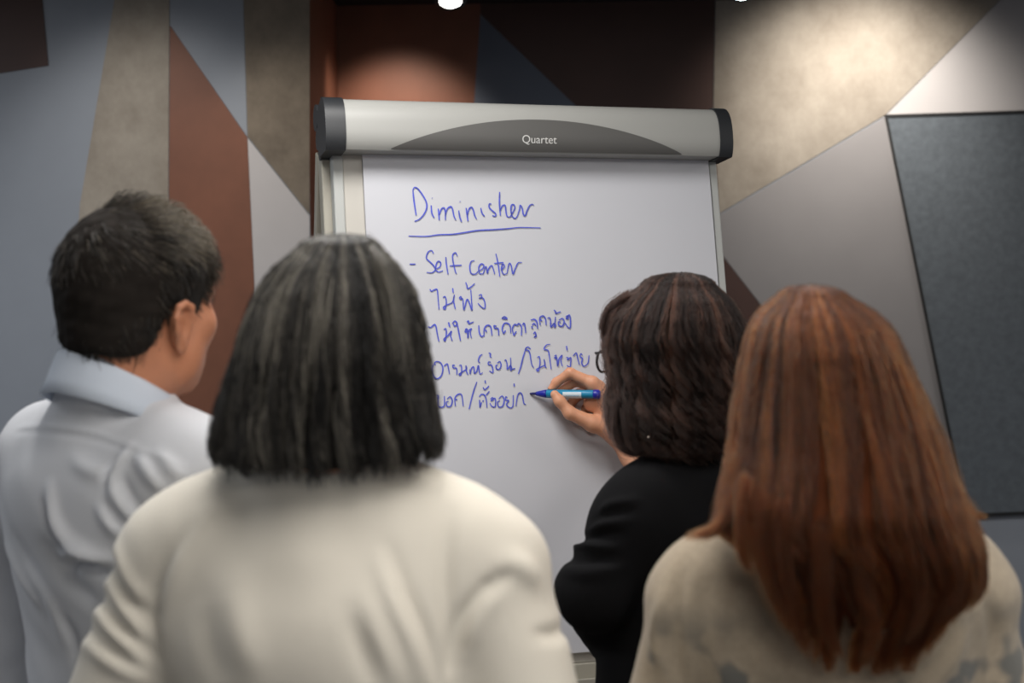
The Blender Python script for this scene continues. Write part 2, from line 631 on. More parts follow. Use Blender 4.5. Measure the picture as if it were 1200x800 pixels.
# ------------------------------------------------------------------ paper pad with the handwriting
pad = thing('flip_chart_pad', 'white paper pad on the easel covered in blue handwriting', 'paper pad', chart(0, bBot, 0))
V, Fs = [], []
NX, NY = 24, 40
for j in range(NY + 1):
    b = bBot + (-bBot + .012) * j / NY
    for i in range(NX + 1):
        a = aL + (aR - aL) * i / NX
        V.append(chart(a, b, .0085 + .0009 * math.sin(i * .5 + j * .21) * (1 - j / NY)))
for j in range(NY):
    for i in range(NX):
        q = j * (NX + 1) + i
        Fs.append((q, q + 1, q + NX + 2, q + NX + 1))
b0 = len(V)
V += [chart(aL, bBot, 0), chart(aR, bBot, 0), chart(aR, .012, 0), chart(aL, .012, 0)]
cidx = [0, NX, NY * (NX + 1) + NX, NY * (NX + 1)]
bottom = list(range(0, NX + 1))
top = [NY * (NX + 1) + i for i in range(NX + 1)]
leftc = [j * (NX + 1) for j in range(NY + 1)]
rightc = [j * (NX + 1) + NX for j in range(NY + 1)]
Fs += [tuple(bottom[::-1] + [b0, b0 + 1]), tuple(top + [b0 + 2, b0 + 3]), tuple(leftc + [b0 + 3, b0]), tuple(rightc[::-1] + [b0 + 1, b0 + 2])]
Fs.append((b0 + 3, b0 + 2, b0 + 1, b0))
mesh_obj('sheet', V, Fs, M['paper'], pad, False)

CA, CB, CC = (470, 200, 6.667), (470, 285, 5.0), (490, 395, 5.4545)
WRITING = [
    ('heading', CA, .0018, '''92,150 100,230 118,348|92,150 105,130 130,140 165,185 195,240 200,290 175,345 140,380 105,395
235,270 240,330 258,368|242,211 244,215|290,295 295,340 298,385|297,345 315,300 335,290 345,320 346,385|346,350 360,300 385,280 400,295 412,350 428,385
450,310 458,360 473,400|459,238 461,242|508,290 515,340 522,395|518,345 530,300 550,285 565,310 575,350 590,378|622,290 632,330 652,357
705,262 690,258 688,285 710,310 738,335 735,355 712,350|770,165 768,250 775,350|775,310 790,275 812,270 818,310 828,355 850,362
850,362 870,330 888,290 880,265 862,270 858,310 868,355 892,372 910,350|910,350 925,300 930,270 945,290 955,340 970,350 985,310 1005,272 1025,262 1035,270'''),
    ('underline', CA, .0017, '58,510 200,512 290,500 400,496 480,485 600,466 720,460 830,452 930,443 1090,446'),
    ('bullet_line', CB, .0016, '''50,122 85,122|190,60 178,42 158,52 148,85 165,105 190,130 200,155 180,172 150,170
200,150 225,140 232,115 218,105 205,125 205,155 220,168 245,160|262,80 265,120 275,182|330,75 318,55 302,70 305,110 318,165 325,178|285,132 355,128
430,100 410,108 402,140 410,175 435,180 450,165|450,165 475,150 485,130 470,120 455,140 460,175 480,180|480,180 497,135 505,175 512,150 530,130 540,150 548,180
555,60 568,120 578,195|545,118 600,112|585,160 605,135 595,120 588,150 600,180 620,178|620,178 632,120 645,130 655,180 668,150 685,115 708,112'''),
    ('handwritten_line', CB, .0016, '''168,268 178,280 195,272 210,270 215,300 222,388|245,318 258,312 265,345 258,385 248,375 270,360 300,345 312,300|312,300 308,340 318,385|302,262 305,290
340,320 350,312 352,328 340,322|352,318 362,330 368,390 385,330 398,345 415,392 412,330 408,270|378,228 385,245 390,265 410,255 432,235
455,305 470,300 470,318 455,322 478,320 490,345 490,380 470,372 450,350'''),
    ('handwritten_line', CB, .0018, '''158,488 175,492 195,475 205,490 212,530 222,575|250,505 262,500 265,530 258,570 252,560 275,540 295,515 290,540 300,572|278,462 285,490
300,470 315,455 328,470 315,485 305,470|328,470 338,520 348,572|375,505 385,500 382,520 375,515 388,505 392,555 395,515 412,500 405,520 412,555|385,460 395,455 398,470 425,460
455,480 458,520 470,545 485,540|485,545 488,500 505,480 525,490 532,540|500,520 495,505|560,485 545,482 550,498 568,500 572,540
600,530 592,500 605,470 628,470 640,490 642,525|600,530 612,510|590,440 605,430 620,442 590,440|660,540 652,500 665,475 680,480 690,470 705,490 705,540|660,540 675,515
712,480 718,468 725,480 730,525|760,450 780,445 795,460 800,500|768,480 778,470 790,480|770,500 765,485|775,530 785,520 790,545 780,548 795,540
815,480 812,440 830,425 845,440 850,480|815,445 825,455|858,440 868,435 875,450 878,490 895,470 905,480 898,490 905,430|895,390 905,400 908,410 935,400
925,450 945,440 955,460 945,485 925,480 922,460 935,462|965,430 975,425 978,440 968,440 985,420 992,450 990,495 975,488 960,465'''),
    ('handwritten_line', CC, .0016, '''112,178 105,165 120,155 145,165 158,200 148,245 120,265 95,240 88,200 100,170|165,185 185,170 192,190 200,235|235,180 222,178 225,195 245,200 248,240
262,180 275,180 278,215 272,242 262,235 285,220 310,200 305,180|305,180 308,215 318,240|330,205 332,235 340,200 355,190 360,230 375,215 385,180 392,225 400,235 412,225
410,110 395,120 385,150 395,165|465,160 450,158 450,175 470,180 478,225 455,215|450,100 462,105 460,120 468,130|505,165 522,155 530,180 518,205 500,200 498,180 510,178
552,150 560,145 568,170 570,205 590,180 598,205 590,210 592,170 590,130|598,205 620,200|690,65 670,130 655,190 640,235|720,75 700,62 685,80 705,85 715,110 725,170 738,195
762,130 775,125 778,170 768,215 758,205 785,190 810,175 805,140|805,140 812,185 820,195|845,45 820,50 805,75 830,85 838,120 850,205
870,120 882,115 880,135 872,130 885,130 892,185 900,140 920,115 912,150 922,185|945,130 958,130 955,145 975,130 975,160 970,190 950,180|948,55 952,85
990,120 1010,100 1018,130 1030,175|1050,115 1040,105 1035,125 1050,135 1045,165 1060,185 1085,165 1092,115'''),
    ('handwritten_line', CC, .0016, '''118,375 128,372 128,390 118,388|128,385 130,440 165,440 168,375|185,395 205,380 218,405 208,440 185,440 180,415 195,410
238,440 235,390 255,365 278,370 288,440|238,395 250,400|375,285 350,360 325,460|390,380 405,365 425,370 435,400 440,450|395,450 392,400|410,410 420,405|435,370 455,345|395,450 405,415
415,320 425,335 445,320 452,310|428,275 430,295|462,395 475,385 478,400 465,405 490,390 495,420 490,445 470,440 458,420|515,395 535,375 550,400 540,440 515,445 508,415 522,405
570,385 560,380 560,400 578,405 565,430 585,450 605,440 608,370|612,295 615,315|625,440 635,375 650,355 665,370 675,420 688,430'''),
]
rnd = random.Random(4)
for name, (ox, oy, sc), w, txt in WRITING:
    V, Fs = [], []
    for st in txt.replace('\n', '|').split('|'):
        pts = [tuple(map(float, q.split(','))) for q in st.split()]
        pts = smooth_line([chart_hit(ox + x / sc, oy + y / sc, .0098) for x, y in pts], 6)
        if len(pts) == 2:
            pts = [pts[0] + (pts[1] - pts[0]) * t for t in np.linspace(0, 1, 5)]
        b = len(V)
        n = len(pts)
        for i, p in enumerate(pts):
            t = pts[min(i + 1, n - 1)] - pts[max(i - 1, 0)]
            L = math.hypot(*t) or 1
            nx, ny = -t[1] / L, t[0] / L
            ww = w * .76 * (.62 + .38 * math.sin(math.pi * (i + .8) / (n + .6)) + .12 * abs(nx))
            V += [chart(p[0] - nx * ww, p[1] - ny * ww, .0102), chart(p[0] + nx * ww, p[1] + ny * ww, .0102)]
            if i:
                Fs.append((b + 2 * i - 2, b + 2 * i - 1, b + 2 * i + 1, b + 2 * i))
    mesh_obj(name, V, Fs, M['ink'], pad, False)

# ------------------------------------------------------------------ marker
tip = on_plane(621, 461, C0 + cN * .0105, cN)
ty = tip.y
tail = None
for k in range(200):
    q = at(703.5, 462, ty - k * .001 + .02)
    if k and (q - tip).length > .137 and q.y < ty:
        tail = q
        break
    tail = q
mk_ax = (tail - tip).normalized()
mk_L = (tail - tip).length
marker = thing('marker', 'blue marker with teal barrel held against the paper', 'marker', tip)
mk = lambda s: tip + mk_ax * s
mesh_obj('nib', *tube([mk(0), mk(.003), mk(.014)], [.0014, .0022, .0030], 12), M['mdark'], marker)
mesh_obj('collar', *tube([mk(.012), mk(.018), mk(.030), mk(.033)], [.0036, .0052, .0078, .0078], 20), M['mblue'], marker)
mesh_obj('barrel', *tube([mk(.033), mk(.034), mk(mk_L - .014), mk(mk_L - .013)], [.0072, .0082, .0082, .0078], 24), M['mteal'], marker)
mesh_obj('end_plug', *tube([mk(mk_L - .013), mk(mk_L - .012), mk(mk_L - .003), mk(mk_L)], [.0085, .0089, .0089, .0062], 24), M['mblue'], marker)
# printed label wrapped on the camera side of the barrel
mx_ = (EYE - tip).cross(mk_ax).normalized()
my_ = mk_ax.cross(mx_).normalized()
V, Fs = [], []
for i in range(2):
    for j in range(9):
        an = math.radians(-70 + 95 * j / 8)
        dirv = my_ * math.cos(an) + mx_ * math.sin(an)
        if dirv.dot(EYE - tip) < 0 and j == 4: pass
        V.append(mk(.066 + .036 * i) + dirv * .00845)
for j in range(8):
    Fs.append((j, j + 1, 9 + j + 1, 9 + j))
lab = mesh_obj('label_strip', V, Fs, M['mlabel'], marker)

mp_pts = []
for i in range(19):                                    # small scribbled print on the label, too fine to read
    an = math.radians(-24 + (7 if i % 2 else -7) * (1 - .5 * abs(math.sin(i * 1.7))))
    mp_pts.append(mk(.072 + .0014 * i) + (my_ * math.cos(an) + mx_ * math.sin(an)) * .0085)
mesh_obj('label_print', *tube(mp_pts, .00045, 5), M['mteal'], lab)

# ------------------------------------------------------------------ implicit surfaces
_dt = np.float32


class Shape:
    def __init__(self):
        self.ops = []

    def add(self, fn, lo, hi, k=.01, op='u'):
        self.ops.append((fn, np.array(lo, float), np.array(hi, float), k, op))
        return self

    def ell(self, c, r, R=None, k=.02, op='u'):
        c = np.array(c, float)
        r = np.array(r, float)
        A = np.array(R, float) if R is not None else np.eye(3)     # columns = axes
        ext = np.sqrt(((A * r) ** 2).sum(1))

        def fn(x, y, z):
            x, y, z = x - c[0], y - c[1], z - c[2]
            u = (x * A[0, 0] + y * A[1, 0] + z * A[2, 0])
            v = (x * A[0, 1] + y * A[1, 1] + z * A[2, 1])
            w = (x * A[0, 2] + y * A[1, 2] + z * A[2, 2])
            k0 = np.sqrt((u / r[0]) ** 2 + (v / r[1]) ** 2 + (w / r[2]) ** 2)
            k1 = np.sqrt((u / r[0] ** 2) ** 2 + (v / r[1] ** 2) ** 2 + (w / r[2] ** 2) ** 2) + 1e-6
            return k0 * (k0 - 1) / k1
        return self.add(fn, c - ext, c + ext, k, op)

    def cap(self, a, b, ra, rb=None, k=.02, op='u'):
        a, b = np.array(a, float), np.array(b, float)
        rb = ra if rb is None else rb
        ba = b - a
        bb = float(ba @ ba) + 1e-12

        def fn(x, y, z):
            x, y, z = x - a[0], y - a[1], z - a[2]
            t = np.clip((x * ba[0] + y * ba[1] + z * ba[2]) / bb, 0, 1)
            return np.sqrt((x - t * ba[0]) ** 2 + (y - t * ba[1]) ** 2 + (z - t * ba[2]) ** 2) - (ra + (rb - ra) * t)
        rm = max(ra, rb)
        return self.add(fn, np.minimum(a, b) - rm, np.maximum(a, b) + rm, k, op)

    def chain(self, pts, rad, k=.008, op='u'):
        for i in range(len(pts) - 1):
            self.cap(pts[i], pts[i + 1], rad[i], rad[i + 1], k, op)
        return self

    def plane(self, p, n, k=.004):
        """keep the side where (x-p).n < 0"""
        p, n = np.array(p, float), np.array(n, float)
        n = n / np.linalg.norm(n)
        return self.add(lambda x, y, z: (x - p[0]) * n[0] + (y - p[1]) * n[1] + (z - p[2]) * n[2], (-9, -9, -9), (9, 9, 9), k, 'i')

    @staticmethod
    def comb(d, e, k, op):
        if op == 'u':
            h = np.maximum(k - np.abs(d - e), 0) / k
            return np.minimum(d, e) - h * h * k * .25
        if op == 's': e = -e
        h = np.maximum(k - np.abs(d - e), 0) / k
        return np.maximum(d, e) + h * h * k * .25

    def at_points(self, P):
        x, y, z = P[:, 0], P[:, 1], P[:, 2]
        d = np.full(len(P), 1.0)
        for fn, lo, hi, k, op in self.ops:
            d = self.comb(d, fn(x, y, z), k, op)
        return d

    def bounds(self):
        lo = np.min([o[1] for o in self.ops if o[4] == 'u'], 0)
        hi = np.max([o[2] for o in self.ops if o[4] == 'u'], 0)
        return lo, hi

    def mesh(self, h, lo=None, hi=None, disp=None):
        b = self.bounds()
        lo = b[0] - 3 * h if lo is None else np.maximum(np.array(lo, float), b[0] - 3 * h)
        hi = b[1] + 3 * h if hi is None else np.minimum(np.array(hi, float), b[1] + 3 * h)
        n = np.ceil((hi - lo) / h).astype(int) + 1
        ax = [(lo[i] + h * np.arange(n[i])).astype(_dt) for i in range(3)]
        D = np.full(tuple(n), 0.25, _dt)
        for fn, l, u, k, op in self.ops:
            pad = 2 * k + 2 * h
            s = [slice(max(0, int((l[i] - pad - lo[i]) / h)), max(0, min(n[i], int((u[i] + pad - lo[i]) / h) + 2))) for i in range(3)]
            if any(q.stop <= q.start for q in s): continue
            X, Y, Z = np.meshgrid(ax[0][s[0]], ax[1][s[1]], ax[2][s[2]], indexing='ij', sparse=True)
            D[s[0], s[1], s[2]] = self.comb(D[s[0], s[1], s[2]], fn(X, Y, Z).astype(_dt), k, op)
        if disp is not None:
            X, Y, Z = np.meshgrid(*ax, indexing='ij', sparse=True)
            D += disp(X, Y, Z).astype(_dt)
        D[0], D[-1], D[:, 0], D[:, -1], D[:, :, 0], D[:, :, -1] = .25, .25, .25, .25, .25, .25
        return surface_nets(D, lo, h)


def surface_nets(D, lo, h):
    nx, ny, nz = D.shape
    cnt = np.zeros((nx - 1, ny - 1, nz - 1), np.int8)
    acc = np.zeros((nx - 1, ny - 1, nz - 1, 3), _dt)
    Sg = D < 0
    corner = lambda i, j, k: (slice(i, nx - 1 + i), slice(j, ny - 1 + j), slice(k, nz - 1 + k))
    for axis in range(3):
        for p in (0, 1):
            for q in (0, 1):
                o0 = [0, 0, 0]
                oth = [i for i in range(3) if i != axis]
                o0[oth[0]], o0[oth[1]] = p, q
                o1 = list(o0)
                o1[axis] = 1
                c0, c1 = corner(*o0), corner(*o1)
                m = Sg[c0] != Sg[c1]
                idx = np.nonzero(m)
                d0, d1 = D[c0][idx], D[c1][idx]
                t = d0 / (d0 - d1)
                v = np.tile(np.array(o0, _dt), (len(t), 1))
                v[:, axis] = t
                acc[idx] += v
                cnt[idx] += 1
    act = cnt > 0
    ids = -np.ones(act.shape, np.int64)
    idx = np.argwhere(act)
    ids[act] = np.arange(len(idx))
    V = lo + h * (idx + acc[act] / cnt[act][:, None])
    faces = []
    for axis in range(3):
        oth = [(axis + 1) % 3, (axis + 2) % 3]
        a0 = [slice(None)] * 3
        a1 = [slice(None)] * 3
        a0[axis] = slice(0, D.shape[axis] - 1)
        a1[axis] = slice(1, D.shape[axis])
        s0, s1 = Sg[tuple(a0)], Sg[tuple(a1)]
        e = np.argwhere(s0 != s1)
        ok = (e[:, oth[0]] > 0) & (e[:, oth[1]] > 0) & (e[:, oth[0]] < D.shape[oth[0]] - 1) & (e[:, oth[1]] < D.shape[oth[1]] - 1)
        e = e[ok]
        fl = s0[tuple(e.T)]
        q = []
        for du, dv in ((1, 1), (0, 1), (0, 0), (1, 0)):
            c = e.copy()
            c[:, oth[0]] -= du
            c[:, oth[1]] -= dv
            q.append(ids[tuple(c.T)])
        q = np.stack(q, 1)
        q[~fl] = q[~fl][:, ::-1]
        faces.append(q)
    return V, np.concatenate(faces)


def merge(meshes):
    V, Fs, b = [], [], 0
    for v, f in meshes:
        V.append(v)
        Fs.append(f + b)
        b += len(v)
    return np.concatenate(V), np.concatenate(Fs)


def wobble(seed, amp, freq, n=7):
    r = np.random.RandomState(seed)
    ks = r.normal(size=(n, 3)) * freq
    ph = r.uniform(0, 6.28, n)

    def f(x, y, z):
        s = 0
        for k, p in zip(ks, ph):
            s = s + np.sin(x * k[0] + y * k[1] + z * k[2] + p)
        return s * (amp / math.sqrt(n))
    return f


# ------------------------------------------------------------------ people: shared pieces
class Frame:
    """person frame: L(x, y, z) with x to the person's right, y forwards, z up from the origin"""

    def __init__(self, origin, phi, pitch=0., roll=0.):
        self.o = Vector(origin)
        fw = Vector((math.sin(phi), math.cos(phi), 0))
        rt = Vector((math.cos(phi), -math.sin(phi), 0))
        up = Vector((0, 0, 1))
        if pitch:
            fw, up = (fw * math.cos(pitch) - up * math.sin(pitch)), (up * math.cos(pitch) + fw * math.sin(pitch))
        if roll:
            rt, up = (rt * math.cos(roll) + up * math.sin(roll)), (up * math.cos(roll) - rt * math.sin(roll))
        self.rt, self.fw, self.up = rt, fw, up
        self.R = np.array([rt, fw, up]).T

    def __call__(self, x, y, z):
        return self.o + self.rt * x + self.fw * y + self.up * z

    def inv(self, P):
        return (np.asarray(P) - np.array(self.o)) @ self.R


def head_shape(h, neck_to, male=False, nr=.052, sc=1.0, eardrop=0.):
    S = Shape()
    R = h.R
    h0 = h
    h = lambda x, y, z: h0(x * sc, y * sc, z * sc)
    S.ell(h(0, -.012, .03), (.075, .096, .086), R)
    S.ell(h(0, .026, -.035), (.060, .064, .078), R, .03)
    S.ell(h(0, .034, -.074), (.048 if male else .042, .05, .036), R, .03)
    S.ell(h(0, .072, -.094), (.018, .018, .016), R, .025)
    for s in (-1, 1):
        S.ell(h(s * .044, .054, -.022), (.022, .022, .02), R, .03)
        S.ell(h(s * .055, .01, -.062), (.018, .03, .03), R, .03)
    S.cap(h(-.03, .078, .02), h(.03, .078, .02), .014, .014, .02)
    for s in (-1, 1):
        S.ell(h(s * .032, .098, -.002), (.016, .012, .011), R, .012, 's')
    S.cap(h(0, .088, .012), h(0, .106, -.028), .0075, .0105, .012)
    for s in (-1, 1):
        S.ell(h(s * .011, .096, -.033), (.008, .01, .007), R, .006)
    S.cap(h(-.017, .085, -.058), h(.017, .085, -.058), .0055, .0055, .006)
    S.cap(h(-.015, .085, -.069), h(.015, .085, -.069), .0062, .0062, .006)
    S.cap(h(0, -.028, -.05), neck_to, nr, nr * 1.08, .03)
    for s in (-1, 1):
        e = lambda a, b, out: h(s * (.076 + out), -.008 + a, -.010 - eardrop + b * .88)
        S.ell(e(0, 0, .004), (.007, .017, .028), R, .006)
        hel = [e(.010, -.004, .006), e(.013, .012, .010), e(.008, .026, .013), e(-.004, .031, .015), e(-.015, .026, .016), e(-.019, .012, .016), e(-.015, -.006, .014), e(-.007, -.020, .010)]
        S.chain(hel, [.0035, .004, .0042, .0042, .0042, .0042, .0042, .0045], .004)
        S.ell(e(-.002, -.027, .008), (.005, .008, .010), R, .006)
        S.ell(e(.003, -.002, .014), (.007, .009, .013), R, .005, 's')
    return S


def hand(S, W, f, s, n, k=.006):
    """relaxed hand: wrist W, finger direction f, thumb side s, palm normal n"""
    W, f, s, n = Vector(W), Vector(f).normalized(), Vector(s).normalized(), Vector(n).normalized()
    R = np.array([f, s, n]).T
    S.ell(W + f * .048, (.05, .038, .015), R, .01)
    for off, ln, r in ((.029, .072, .0088), (.010, .080, .009), (-.010, .074, .0086), (-.027, .058, .0078)):
        p = W + f * .082 + s * off
        pts = [p]
        for an, fr in ((18, .45), (45, .30), (68, .25)):
            c, q = math.cos(math.radians(an)), math.sin(math.radians(an))
            pts.append(pts[-1] + (f * c + n * q) * (ln * fr))
        S.chain(pts, [r * 1.08, r, r * .92, r * .82], k)
    S.chain([W + f * .02 + s * .022, W + f * .048 + s * .045 + n * .010, W + f * .072 + s * .052 + n * .020, W + f * .092 + s * .048 + n * .028], [.015, .0115, .0098, .0085], k)
    return S


def torso(S, b, H, w=1., d=1., g=0., k=.05, woman=True, low=True, tz=0., sd=0.):
    R = b.R
    S.ell(b(0, 0, H - .44), (.150 * w + g, .105 * d + g, .165), R, k)
    S.ell(b(0, -.025, H - .37), (.135 * w + g, .080 * d + g, .10), R, k)
    for s in (-1, 1):
        S.cap(b(0, -.02, H - .30 - tz), b(s * .155 * w, -.005, H - .325 - sd), .055 + g, .047 + g, k)
        S.cap(b(0, -.028, H - .225 - tz), b(s * .12 * w, -.012, H - .295 - tz * .5), .038 + g * .3, .040 + g, k)
    if woman:
        for s in (-1, 1):
            S.ell(b(s * .07, .085, H - .46), (.055, .05 + g, .06), R, .04)
    S.ell(b(0, .015, H - .60), (.135 * w + g, .105 * d + g, .17), R, k)
    if low:
        S.ell(b(0, -.005, H - .77), (.160 * w + g, .118 * d + g, .14), R, k)
    return S


def legs(S, b, H, g=0., foot=True):
    hz = H * .485
    for s in (-1, 1):
        S.cap(b(s * .08, 0, hz), b(s * .088, .012, .44), .078 + g, .052 + g, .03)
        S.cap(b(s * .088, .012, .44), b(s * .09, -.02, .085), .052 + g, .036 + g * 1.5, .03)
        if foot:
            S.cap(b(s * .09, -.02, .04), b(s * .105, .14, .028), .032, .024, .02)
    return S


def shoes(b, parent):
    for s in (-1, 1):
        S = Shape()
        S.cap(b(s * .09, -.03, .048), b(s * .092, .02, .055), .046, .044, .03)
        S.cap(b(s * .092, .02, .045), b(s * .106, .16, .034), .044, .034, .03)
        S.plane(b(0, 0, 0.001), (0, 0, -1), .002)
        mesh_obj('shoe', *S.mesh(.006), M['shoe'], parent)


def eyes(h, parent):
    for s in (-1, 1):
        S = Shape()
        S.ell(h(s * .032, .074, -.001), (.0125, .0125, .0125))
        mesh_obj('eye', *S.mesh(.003), M['eye'], parent)


def vnormals(V, Fs):
    n = np.cross(V[Fs[:, 2]] - V[Fs[:, 0]], V[Fs[:, 3]] - V[Fs[:, 1]])
    N = np.zeros_like(V)
    for i in range(4): np.add.at(N, Fs[:, i], n)
    return N / (np.linalg.norm(N, axis=1)[:, None] + 1e-12)


def garment(S, h, folds, disp=None):
    """mesh of a garment with folds pressed into the cloth: (height, half width, pixel polyline on the visible side)"""
    V, Fs = S.mesh(h, disp=disp)
    N = vnormals(V, Fs)
    off = np.zeros(len(V))
    for amp, w, pts in folds:
        pts = smooth_line(pts, 4)
        D = np.array([ray(p[0], p[1]) for p in pts])
        D /= np.linalg.norm(D, axis=1)[:, None]
        t = np.full(len(D), .8)
        for _ in range(70):
            P = np.array(EYE) + D * t[:, None]
            t = t + np.clip(S.at_points(P), -.02, .05) * .8
        P = (np.array(EYE) + D * t[:, None])[t < 3.2]
        if len(P) < 2: continue
        lo, hi = P.min(0) - 3 * w, P.max(0) + 3 * w
        idx = np.nonzero(((V > lo) & (V < hi)).all(1))[0]
        Q = V[idx]
        best = np.full(len(Q), 9.)
        tap = np.zeros(len(Q))
        n = len(P)
        for i in range(n - 1):
            ab = P[i + 1] - P[i]
            u = np.clip(((Q - P[i]) @ ab) / (ab @ ab + 1e-12), 0, 1)
            d = np.linalg.norm(Q - P[i] - u[:, None] * ab, axis=1)
            m = d < best
            best[m] = d[m]
            tap[m] = ((i + u) / (n - 1))[m]
        prof_ = np.exp(-(best / w) ** 2)
        off[idx] += amp * 1.6 * prof_ * np.sin(np.pi * np.clip(tap * .88 + .06, 0, 1)) ** .7
    return V + N * off[:, None], Fs


# ------------------------------------------------------------------ hair lofts and strands
class Loft:
    """hair volume from rings (pixel row, left px, right px, centre depth Y, half depth)"""

    def __init__(self, rings, y_top, x_top):
        zs, cx, cy, a, b = [], [], [], [], []
        for (py, xl, xr, Y, hb) in rings:
            l, r = at(xl, py, Y), at(xr, py, Y)
            zs.append(l.z); cx.append((l.x + r.x) / 2); cy.append(Y); a.append((r.x - l.x) / 2); b.append(hb)
        t = at(x_top, y_top, rings[0][3])
        self.ztop = t.z
        # dome rings between the top and the first ring
        zs, cx, cy, a, b = map(np.array, (zs, cx, cy, a, b))
        dz = self.ztop - zs[0]
        f = np.array([0.02, .1, .25, .45, .7])
        dome = np.sqrt(1 - (1 - f) ** 2)
        self.z = np.concatenate([[self.ztop], self.ztop - dz * f, zs])[::-1]
        self.cx = np.concatenate([[t.x], t.x + (cx[0] - t.x) * dome, cx])[::-1]
        self.cy = np.concatenate([[cy[0]], np.full(5, cy[0]), cy])[::-1]
        self.a = np.concatenate([[.002], a[0] * dome, a])[::-1]
        self.b = np.concatenate([[.002], b[0] * dome, b])[::-1]
        s = 4
        zz = np.linspace(self.z[0], self.z[-1], 160)
        zz = np.concatenate([zz, self.ztop - dz * np.linspace(0, .3, 30)])
        zz = np.unique(zz)
        ar = [np.interp(zz, self.z, q) for q in (self.cx, self.cy, self.a, self.b)]
        ker = np.array([1, 2, 3, 2, 1]) / 9.
        low = zz < self.ztop - dz * .8
        out = []
        for q in ar:
            qs = np.convolve(np.pad(q, 2, mode='edge'), ker, 'valid')
            qs = np.convolve(np.pad(qs, 2, mode='edge'), ker, 'valid')
            out.append(np.where(low, qs, q))
        self.z = zz
        self.cx, self.cy, self.a, self.b = out
        self.zbot = zz[0]

    def par(self, z):
        return tuple(np.interp(z, self.z, q) for q in (self.cx, self.cy, self.a, self.b))

    def fn(self, shrink=0.):
        def f(x, y, z):
            cx, cy, a, b = self.par(np.asarray(z, float))
            a = np.maximum(a - shrink, .001)
            b = np.maximum(b - shrink, .001)
            d = (np.sqrt(((x - cx) / a) ** 2 + ((y - cy) / b) ** 2) - 1) * np.minimum(a, b)
            zt = self.ztop - shrink
            return np.maximum(d, np.maximum(z - zt, self.zbot - z))
        return f

    def bbox(self):
        return ((self.cx - self.a).min(), (self.cy - self.b).min(), self.zbot), ((self.cx + self.a).max(), (self.cy + self.b).max(), self.ztop)


def add_strands(name, pts, rad, tone, m, parent):
    """pts: (N, n, 3) world positions, rad (N, n)"""
    N, n, _ = pts.shape
    off = np.array(world_loc(parent))
    cu_ = bpy.data.hair_curves.new(name)
    cu_.add_curves([n] * N)
    cu_.points.foreach_set('position', (pts - off).astype(np.float32).ravel())
    cu_.points.foreach_set('radius', rad.astype(np.float32).ravel())
    cu_.attributes.new('tone', 'FLOAT', 'CURVE').data.foreach_set('value', np.clip(tone, 0, 1).astype(np.float32))
    cu_.materials.append(m)
    return lnk(bpy.data.objects.new(name, cu_), parent)


